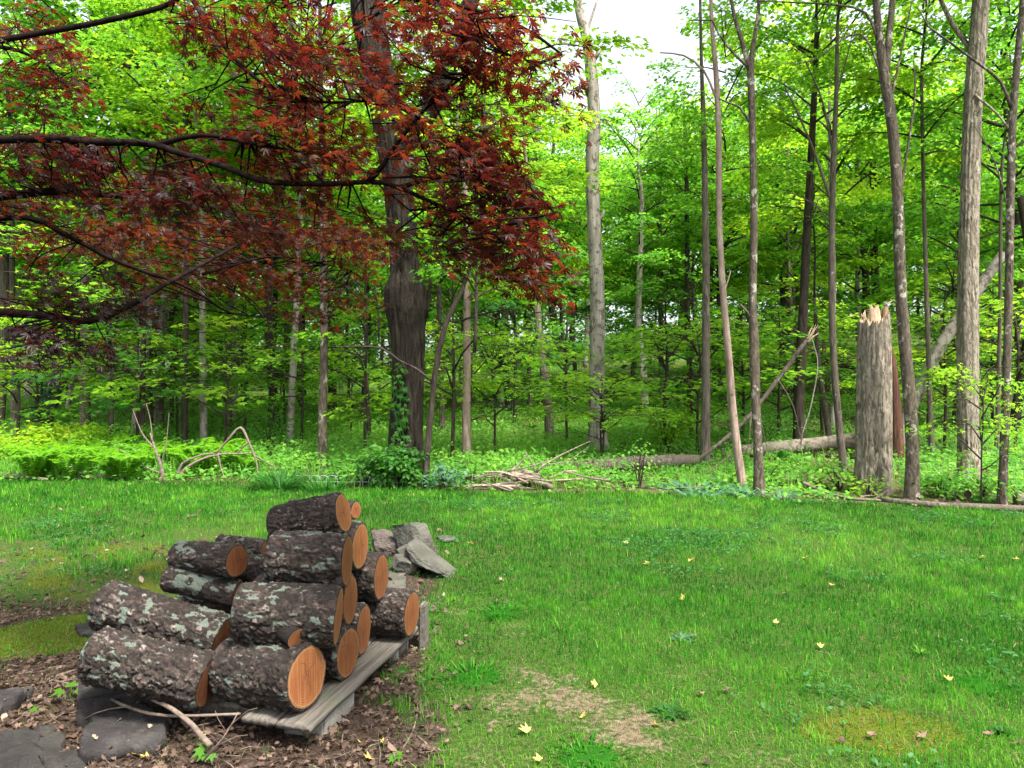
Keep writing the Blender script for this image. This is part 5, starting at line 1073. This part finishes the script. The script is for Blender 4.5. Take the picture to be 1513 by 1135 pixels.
fallen('bleached log lying along the lawn edge below the ridged trunk', [(1300, 741), (1360, 748), (1420, 752), (1470, 754), (1530, 757)], [0.035, 0.04, 0.045, 0.045, 0.045], 'grey_bark', 'fallen_log', 'log', ns=14)
fallen('end of a dark log at the right edge of the picture behind the bleached log', [(1500, 738, 9.3), (1560, 736, 9.2)], [0.085, 0.085], 'mossy_bark', 'fallen_log', 'log', ns=14)
fallen('fallen logs dimly lying in the herbs behind the leaning ivy covered tree', [(88, 622), (118, 612), (150, 616)], [0.13, 0.12], 'pink_bark', 'fallen_log', 'log', ns=12)
fallen('dark trunk lying on the shaded slope left of the snapped stump', [(1205, 528, 30), (1260, 538, 30.5), (1300, 548, 31)], [0.25, 0.22], 'dark_bark', 'fallen_log', 'log', ns=12)
fallen('rotten log chunk with pale broken end at the lawn edge below the ferns', [(100, 690, 11.9), (112, 701, 11.75), (121, 707, 11.65)], [0.05, 0.085, 0.08], 'pale_bark', 'log_chunk', 'log', ns=12)
fallen('brown fallen limb lying behind the lawn right of the log chunk', [(122, 707), (150, 707), (185, 709)], [0.03, 0.04, 0.03], 'stick_bark', 'fallen_branch', 'branch')
fallen('long dark limb lying along the lawn edge at the far left', [(-30, 706), (30, 708), (70, 712)], [0.05, 0.04, 0.02], 'stick_bark', 'fallen_branch', 'branch', side=[([(-10, 707), (20, 700), (45, 704)], 0.025)])
Yq = 11.6
fallen('dead branch bent into a tall peak above the ferns', [(318, 672, Yq), (335, 652, Yq), (355, 632, Yq), (366, 650, Yq), (378, 680, Yq), (382, 706, Yq)], [0.015, 0.018, 0.021, 0.018, 0.015, 0.010], 'stick_bark', 'dead_branch', 'branch', side=[([(366, 653, Yq), (352, 668, Yq), (340, 672, Yq)], 0.015), ([(375, 672, Yq), (392, 682, Yq), (408, 692, Yq), (402, 700, Yq)], 0.012)])
fallen('low arching dead branches crossing over the ferns', [(258, 712, Yq), (275, 692, Yq), (300, 678, Yq), (330, 671, Yq), (350, 671, Yq)], [0.028, 0.025, 0.021, 0.018, 0.013], 'stick_bark', 'dead_branch', 'branch', side=[([(262, 705, Yq), (270, 685, Yq), (300, 672, Yq), (325, 670, Yq)], 0.026), ([(322, 670, Yq), (326, 690, Yq), (334, 712, Yq)], 0.02), ([(350, 671, Yq), (372, 670, Yq), (385, 680, Yq)], 0.014)])
fallen('bare many stemmed shrub rising at the lawn edge in the fern bed', [(242, 714, 11.4), (238, 690, 11.4), (228, 660, 11.4), (222, 640, 11.4)], [0.03, 0.026, 0.018, 0.010], 'stick_bark', 'bare_shrub', 'shrub', side=[([(228, 662, 11.4), (210, 640, 11.4), (196, 605, 11.4)], 0.014), ([(226, 655, 11.4), (222, 620, 11.4), (216, 596, 11.4)], 0.010), ([(238, 690, 11.4), (246, 650, 11.4), (250, 610, 11.4)], 0.010), ([(240, 700, 11.4), (215, 690, 11.4), (190, 672, 11.4), (172, 662, 11.4)], 0.013)])
for i, (p, r, sd) in enumerate(((((690, 724), (703, 706), (702, 694, 10.9)), (0.020, 0.018, 0.010), ()), (((695, 722), (725, 712), (755, 708), (778, 704)), (0.022, 0.026, 0.02), ()), (((752, 702, 10.9), (775, 706, 10.8), (795, 712, 10.7), (806, 722)), (0.045, 0.042, 0.035), ()),
                               (((772, 697, 10.9), (790, 704, 10.8), (805, 716, 10.7), (818, 724)), (0.035, 0.035, 0.028), ()), (((745, 715), (772, 714), (800, 720)), (0.04, 0.04, 0.03), ()), (((758, 706, 10.7), (765, 715), (790, 722)), (0.034, 0.03, 0.026), ()),
                               (((730, 708, 10.9), (750, 700, 10.9), (785, 698, 10.9)), (0.028, 0.03, 0.02), ()), (((792, 698, 11), (800, 690, 11), (830, 672, 11.2), (872, 652, 11.4)), (0.016, 0.014, 0.010, 0.004), [(((806, 688, 11), (840, 680, 11.2), (870, 660, 11.4)), 0.010)]),
                               (((792, 700, 11), (786, 684, 11), (776, 668, 11)), (0.012, 0.010, 0.005), ()), (((750, 700, 10.9), (765, 688, 11), (778, 672, 11)), (0.018, 0.014, 0.006), ()), (((700, 718), (740, 722), (790, 724)), (0.018, 0.02, 0.012), ()))):
    fallen('weathered grey branch in the brush heap at the middle of the lawn edge', p, [q * 1.3 for q in r], 'pink_bark' if i in (2, 4) else 'stick_bark', 'brush_branch', 'branch', 'branches heaped at the middle of the lawn edge', sd)
for i in range(22):
    c = np.array([rng.normal(0.0, 0.38), rng.normal(10.65, 0.18), 0]); a = rng.uniform(-0.6, 0.6) + (pi if rng.uniform() < 0.5 else 0); L = rng.uniform(0.25, 0.75); d = np.array([cos(a), sin(a) * 0.5, rng.uniform(-0.1, 0.35)]) * L
    z = Hs(c[0], c[1]) + abs(rng.normal(0.08, 0.08)); r = rng.uniform(0.006, 0.022); mb = MB(); tube(mb, [-d / 2 + (0, 0, max(0, d[2]) * 0.5), rng.normal(0, 0.04, 3) + (0, 0, max(0, d[2]) * 0.5), d / 2 + (0, 0, max(0, d[2]) * 0.5)], [r, r * 0.85, r * 0.5], 6, 0.08, 0.1, i)
    o = mb.build('brush_branch', M[('stick_bark', 'pink_bark', 'grey_bark')[i % 3]], None, True); o.location = (c[0], c[1], z); tag(o, 'weathered grey branch in the brush heap at the middle of the lawn edge', 'branch', 'branches heaped at the middle of the lawn edge')
fallen('thin fallen branch lying along the lawn edge under the bluish clump', [(922, 718), (950, 722), (985, 724), (1040, 720, 10.3)], [0.022, 0.02, 0.014, 0.008], 'stick_bark', 'fallen_branch', 'branch', side=[([(985, 722), (1000, 726), (1012, 722)], 0.012)])
fallen('crooked dark branch lying on the lawn edge left of the snapped stump', [(1188, 714, 10.0), (1215, 728), (1250, 738), (1290, 741), (1330, 743)], [0.024, 0.022, 0.02, 0.016], 'stick_bark', 'fallen_branch', 'branch', side=[([(1215, 727), (1225, 738), (1232, 742)], 0.010), ([(1290, 740), (1300, 732, 9.6), (1312, 724, 9.6)], 0.010), ([(1265, 739), (1285, 732, 9.7), (1310, 738)], 0.012)])
fallen('pale thin branch curling up from the herbs before the dark straight trunk', [(1182, 668, 14), (1186, 640, 14), (1198, 600, 14), (1208, 540, 14), (1200, 500, 14)], [0.014, 0.012, 0.010, 0.005], 'pale_bark', 'dead_branch', 'branch')
fallen('thin slanting dead stem below the leaning pole', [(1015, 720, 12), (1050, 695, 12), (1085, 668, 12), (1100, 660, 12)], [0.012, 0.010, 0.008], 'stick_bark', 'dead_branch', 'branch')
# sticks by the stones
fallen('long curved stick lying over the slate slab, thin and grey', [(40, 998, 3.95), (130, 1017, 3.42), (180, 1041, 3.20), (225, 1055, 3.12), (270, 1058, 3.06), (330, 1056, 3.02), (355, 1055, 3.0)], [0.004, 0.006, 0.007, 0.006, 0.005], 'stick_bark', 'stick', 'stick', side=[([(186, 1044, 3.19), (160, 1048, 3.2), (140, 1054, 3.2), (122, 1064, 3.2)], 0.004)])
fallen('thicker stick running from under the bottom left log down past the slab', [(168, 1008, 3.3), (215, 1028, 3.16), (255, 1048, 3.06), (285, 1072, 3.0), (300, 1090, 2.95), (311, 1102, 2.92)], [0.007, 0.009, 0.011, 0.012], 'stick_bark', 'stick', 'stick')
fallen('spindly bare twig sticking up below the front corner log', [(300, 1125, 2.85), (330, 1090, 2.85), (345, 1066, 2.85), (352, 1052, 2.86)], [0.003, 0.003, 0.0015], 'stick_bark', 'twig', 'twig', side=[([(338, 1078, 2.85), (345, 1068, 2.83), (366, 1050, 2.82), (380, 1046, 2.82)], 0.002), ([(335, 1083, 2.85), (322, 1062, 2.84), (318, 1050, 2.84)], 0.0018), ([(320, 1102, 2.85), (350, 1088, 2.84), (366, 1086, 2.84)], 0.002)])
fallen('forked grey twig in the litter at the left edge, above the thin slab', [(40, 1048), (66, 1012), (74, 1003), (110, 992)], [0.003, 0.005, 0.006, 0.006], 'stick_bark', 'twig', 'twig', side=[([(75, 1003), (76, 1020), (72, 1032)], 0.004)])
fallen('long bent twig on the bare ground right of the platform', [(575, 1130), (600, 1100), (612, 1075), (617, 1050), (614, 1025)], [0.004, 0.004, 0.003, 0.002], 'stick_bark', 'twig', 'twig', side=[([(596, 1107), (585, 1118), (555, 1124)], 0.003)])
fallen('short dark twig on the litter beside the long bent twig', [(617, 1090), (628, 1100), (636, 1108)], [0.005, 0.005, 0.003], 'stick_bark', 'twig', 'twig')
fallen('thin straight twig lying in the lawn right of the centre', [(1200, 962), (1225, 968), (1240, 971)], [0.004, 0.004, 0.003], 'stick_bark', 'twig', 'twig')
# low wire hoops along the bed at the oak
root = thing('wire_edging', 'low wire hoop edging along the bed at the foot of the oak', 'edging', ground(520, 722))
g = np.array(root.location)
for i in range(15):
    px = 432 + i * 12.6; x0 = (px - CX) / F * 10.75; x1 = x0 + 0.16; yb = 10.75 - 0.05 * i / 15
    mb = MB(); z = Hs(x0, yb); t = np.linspace(0, pi, 9); P = [(x0, yb, z - 0.02)] + [((x0 + x1) / 2 - 0.08 * cos(a), yb, z + 0.10 + 0.07 * sin(a)) for a in t] + [(x1, yb, z - 0.02)]
    tube(mb, np.array(P) - g, [0.0028] * len(P), 5, 0.04, 0); mb.build('hoop', M['wire'], root)
mb = MB(); tube(mb, np.array([((432 - CX) / F * 10.75, 10.75, Hs(-3.2, 10.75) + 0.08), ((525 - CX) / F * 10.75, 10.72, Hs(-2.2, 10.7) + 0.08), ((622 - CX) / F * 10.75, 10.70, Hs(-1.3, 10.7) + 0.08)]) - g, [0.0028] * 3, 5, 0.3, 0); mb.build('rail', M['wire'], root)
# fallen leaves on the lawn, each a thing
YL = (np.array([(0, -0.5, 0.1), (-0.3, -0.28, 0.18), (-0.62, -0.05, 0.22), (-0.22, 0.05, 0.06), (-0.34, 0.42, 0.12), (0, 0.22, 0.0), (0.12, 0.62, 0.16), (0.26, 0.08, 0.05), (0.60, 0.10, 0.28), (0.34, -0.25, 0.14), (0, 0, 0)]), np.array([(10, (i + 1) % 10, i) for i in range(10)]))
def fl_mesh(mat, seed):
    mb = MB(); V = YL[0] + np.random.default_rng(seed).normal(0, 0.05, YL[0].shape); mb.add(V, YL[1], v=np.random.default_rng(seed).uniform(0.1, 0.9)); return mb.mesh('fallen_leaf', M[mat])
YM = [fl_mesh('yellow_leaf', s) for s in (1, 2, 3)]; BM_ = [fl_mesh('dead_leaf', s) for s in (4, 5)]
def fleaf(px, py, s, me, label, group=None):
    g = ground(px, py + 4); o = link('fallen_leaf', me); h = 0.022 if masks(np.array([g.x]), np.array([g.y]))[0][0] < 0.4 and masks(np.array([g.x]), np.array([g.y]))[2][0] < 0.4 else 0.012
    o.location = (g.x, g.y, g.z + h); o.scale = (s, s, s); o.rotation_euler = (rng.normal(0.25, 0.25), rng.normal(0, 0.3), rng.uniform(0, 6.28)); tag(o, label, 'leaf', group)
for i, (px, py) in enumerate(((1147, 921), (1211, 956), (1191, 824), (1229, 865), (1022, 828), (1008, 884), (1453, 823), (1400, 1006), (955, 833), (925, 802), (695, 803), (1500, 826))): fleaf(px, py, rng.uniform(0.038, 0.052) if py > 860 else rng.uniform(0.045, 0.065), YM[i % 3], 'small yellow leaf fallen on the green lawn', 'yellow leaves scattered on the lawn')
fleaf(776, 1082, 0.055, YM[0], 'large pale yellow leaf lying on the worn ground below the bare soil'); fleaf(795, 1128, 0.04, YM[1], 'yellow green leaf at the very bottom edge of the lawn')
for px, py in ((862, 1058), (877, 1014), (970, 1072)): fleaf(px, py, 0.035, YM[2], 'little yellow leaf lying on the patch of bare soil', 'yellow leaves on the bare soil')
for px, py, lb in ((1362, 1091, 'curled dark brown leaf on the mossy patch at the bottom right'), (1034, 1027, 'tan leaf in the grass above the dark clover patch'), (1075, 1023, 'pinkish brown leaf in the grass right of the tan leaf'), (1288, 1090, 'small brown leaf left of the curled leaf on the moss'), (1462, 1088, 'pale tan leaf at the right edge by the dandelion rosette'), (1158, 878, 'brown leaf in the middle of the lawn between yellow ones'), (1505, 1102, 'yellowish brown leaf cut by the right edge of the picture')): fleaf(px, py, 0.044, BM_[px % 2], lb)
for px, py, s in ((520, 1030, 0.06), (535, 1100, 0.04), (566, 1098, 0.035), (545, 1122, 0.05), (214, 1120, 0.04), (200, 1117, 0.035), (300, 1090, 0.035)): fleaf(px, py, s, YM[1], 'yellow leaf fallen on the brown litter around the platform', 'yellow leaves on the brown litter')
# ---------------------------------------------------------------- the red Japanese maple; its trunk stands left of the picture
root = thing('japanese_maple', 'dark red Japanese maple whose low boughs reach in from the left', 'tree', (-4.6, 3.9, Hs(-4.6, 3.9))); g = np.array(root.location)
mb = MB(); T0 = np.array([-4.6, 3.9, Hs(-4.6, 3.9)])
tube(mb, np.array([T0 - (0, 0, 0.1), T0 + (0.02, 0, 0.5), T0 + (0.12, 0.02, 1.05), T0 + (0.25, 0.05, 1.5)]) - g, [0.15, 0.12, 0.11, 0.10], 24, 0.1, 0.08, 4, flare=0.4); mb.build('trunk', M['maple_bark'], root, True)
F0 = T0 + (0.25, 0.05, 1.45)
def px3(l): return [np.array(at(*p)) for p in l]
boughs = [  # points (px, py, Y), radius at the start and end
    ([F0, (-420, 430, 3.9), (-150, 455, 3.75), (0, 462, 3.7), (60, 466, 3.7), (130, 474, 3.75), (185, 455, 3.85), (245, 420, 4.05), (300, 390, 4.3), (360, 356, 4.6), (410, 322, 4.9)], 0.034, 0.006),
    ([F0, (-450, 380, 3.9), (-150, 330, 3.9), (0, 322, 3.9), (50, 324, 3.95), (100, 348, 4.0), (160, 380, 4.1), (215, 402, 4.2), (262, 418, 4.3), (300, 438, 4.5), (340, 462, 4.8), (395, 470, 5.1)], 0.024, 0.005),
    ([F0, (-350, 300, 3.7), (-100, 296, 3.6), (0, 290, 3.6), (80, 283, 3.6), (160, 288, 3.7), (240, 296, 3.8), (330, 310, 4.0), (400, 332, 4.3), (440, 370, 4.6)], 0.034, 0.005),
    ([F0, (-380, 250, 3.4), (-120, 215, 3.2), (60, 205, 3.1), (140, 210, 3.05), (215, 212, 3.0), (270, 228, 2.95), (330, 246, 2.9), (388, 267, 2.85), (470, 272, 2.8), (550, 269, 2.75), (585, 276, 2.7), (640, 300, 2.7), (690, 322, 2.7), (735, 352, 2.7), (790, 385, 2.7)], 0.021, 0.005),
    ([(545, 269, 2.75), (565, 245, 2.72), (578, 225, 2.7), (600, 195, 2.65), (640, 150, 2.6), (690, 110, 2.55), (745, 80, 2.5)], 0.012, 0.003),
    ([(590, 277, 2.7), (650, 262, 2.65), (710, 262, 2.6), (780, 285, 2.6), (820, 315, 2.6)], 0.009, 0.003),
    ([(230, 214, 3.0), (300, 200, 2.95), (380, 214, 2.95), (440, 224, 2.9), (480, 232, 2.9)], 0.012, 0.003),
    ([F0, (-300, 120, 3.2), (0, 60, 3.2), (160, 30, 3.2), (260, 0, 3.2), (300, -60, 3.2)], 0.016, 0.010),
    ([(285, 0, 3.2), (310, 40, 3.15), (350, 90, 3.1), (400, 130, 3.0), (470, 150, 2.9), (540, 150, 2.8)], 0.012, 0.004),
    ([(300, -60, 3.2), (420, -40, 3.0), (560, -10, 2.8), (680, 10, 2.6), (770, 40, 2.5), (830, 80, 2.5)], 0.016, 0.004),
    ([(-380, 250, 3.4), (-150, 120, 3.6), (-20, 70, 3.7), (60, 90, 3.8), (100, 130, 3.8)], 0.02, 0.004),
    ([(300, 405, 4.35), (345, 392, 4.6), (395, 380, 4.9), (450, 384, 5.2), (520, 400, 5.5)], 0.010, 0.003)]
allp = []
for i, (l, r0, r1) in enumerate(boughs):
    P = [np.array(p) if len(p) == 3 and isinstance(p, np.ndarray) else np.array(at(*p)) for p in l]; n = len(P)
    mb = MB(); Q, r = tube(mb, np.array(P) - g, r0 + (r1 - r0) * np.linspace(0, 1, n) ** 0.8, 9, 0.03, 0.07, i); mb.build('branch', M['maple_bark'], root, True); allp.append(Q + g)
allp = np.vstack(allp)
# leaf sheets: (px, py, spread px, spread py, depth, how many sheets, colour)
regions = [(690, 130, 60, 60, 2.45, 13, 0.55), (640, 60, 70, 40, 2.5, 12, 0.55), (560, 120, 70, 60, 2.7, 14, 0.55), (640, 210, 70, 50, 2.6, 14, 0.50), (740, 200, 35, 40, 2.5, 9, 0.50), (770, 270, 35, 35, 2.55, 9, 0.45), (700, 300, 60, 35, 2.65, 12, 0.55),
           (790, 350, 28, 35, 2.6, 9, 0.50), (720, 370, 60, 22, 2.65, 9, 0.65), (800, 405, 22, 18, 2.65, 5, 0.55), (640, 350, 50, 30, 2.75, 8, 0.65), (560, 330, 50, 30, 3.2, 7, 0.65), (730, 60, 35, 35, 2.45, 7, 0.55), (800, 60, 20, 35, 2.45, 3, 0.5), (815, 130, 14, 30, 2.5, 3, 0.5), (770, 20, 40, 20, 2.45, 4, 0.45),
           (470, 90, 70, 60, 3.0, 15, 0.55), (380, 50, 70, 40, 3.1, 11, 0.55), (300, 40, 40, 35, 3.2, 6, 0.5), (400, 150, 70, 40, 3.0, 14, 0.6), (480, 190, 60, 45, 2.9, 13, 0.6), (330, 190, 60, 28, 3.1, 9, 0.45), (540, 235, 50, 25, 2.8, 8, 0.65), (450, 240, 60, 30, 3.0, 10, 0.6), (430, 10, 60, 20, 3.0, 6, 0.5), (570, 20, 60, 25, 2.7, 7, 0.55), (655, 10, 50, 18, 2.55, 6, 0.5),
           (60, 215, 60, 28, 3.4, 12, 0.30), (160, 225, 60, 28, 3.3, 13, 0.28), (250, 245, 50, 28, 3.2, 12, 0.35), (50, 265, 50, 25, 3.5, 9, 0.35), (140, 280, 60, 25, 3.5, 11, 0.35), (230, 300, 60, 25, 3.5, 11, 0.35), (320, 290, 55, 30, 3.5, 11, 0.5), (390, 310, 50, 28, 3.6, 10, 0.6),
           (90, 305, 90, 20, 4.0, 9, 0.60), (60, 360, 70, 25, 4.6, 9, 0.75), (140, 350, 70, 30, 4.6, 11, 0.80), (230, 350, 70, 30, 4.6, 14, 0.75), (320, 350, 70, 35, 4.8, 16, 0.70), (400, 340, 60, 40, 5.0, 15, 0.62), (480, 340, 55, 40, 5.0, 15, 0.62), (530, 380, 28, 35, 5.4, 8, 0.60), (430, 400, 70, 30, 5.4, 14, 0.60), (340, 400, 60, 25, 5.2, 12, 0.62), (440, 450, 50, 22, 5.6, 6, 0.55), (500, 430, 30, 30, 5.6, 5, 0.55), (250, 395, 60, 18, 4.8, 8, 0.7),
           (45, 40, 40, 40, 3.7, 9, 0.50), (50, 120, 40, 45, 3.7, 10, 0.50), (20, 180, 30, 20, 3.6, 4, 0.4), (95, 90, 14, 60, 3.8, 4, 0.5),
           (40, 440, 45, 14, 3.6, 4, 0.10), (60, 495, 60, 18, 3.5, 6, 0.08), (130, 500, 50, 22, 3.6, 6, 0.08), (170, 445, 40, 22, 3.9, 5, 0.12), (30, 520, 30, 14, 3.4, 2, 0.08), (190, 420, 30, 20, 4.0, 3, 0.15), (95, 420, 40, 20, 4.1, 4, 0.3)]
ml, mt = MB(), MB(); rs = np.random.default_rng(5)
for px, py, sx, sy, Y, n, v in regions:
    if px > 650: px -= 22
    for i in range(n):
        if rs.uniform() < (0.36 if Y < 2.85 else 0.10) + (0.30 if 515 < px < 625 else 0): continue
        c = np.array(at(px + rs.normal(0, sx * 0.62), py + rs.normal(0, sy * 0.55), Y + rs.normal(0, 0.16))); az = rs.normal(1.3, 0.8); L = rs.uniform(0.16, 0.34) * (0.8 + Y * 0.09)
        k = allp[np.argmin(np.sum((allp - c) ** 2 * np.array([1, 1, 1.6]), 1))]
        spray(ml, c - g - np.array([sin(az), cos(az), 0]) * L * 0.4, az, L, L * 0.55, int(rs.uniform(26, 44)), 0.0305 + 0.001 * Y, PALM, v + rs.normal(0, 0.10), 0.34, 0.50, 0.022, rs, 0.20)
        e = c - np.array([sin(az), cos(az), 0]) * L * 0.4; m = (k + e) / 2 + rs.normal(0, 0.03, 3); tip = c + np.array([sin(az), cos(az), -0.2]) * L * 0.5
        tube(mt, np.array([k, m, e, c, tip]) - g, [0.0045, 0.0034, 0.0026, 0.0018, 0.0009], 4, 0.08, 0, caps=False)
mt.build('twigs', M['maple_bark'], root); ml.build('foliage', M['red_leaf'], root)
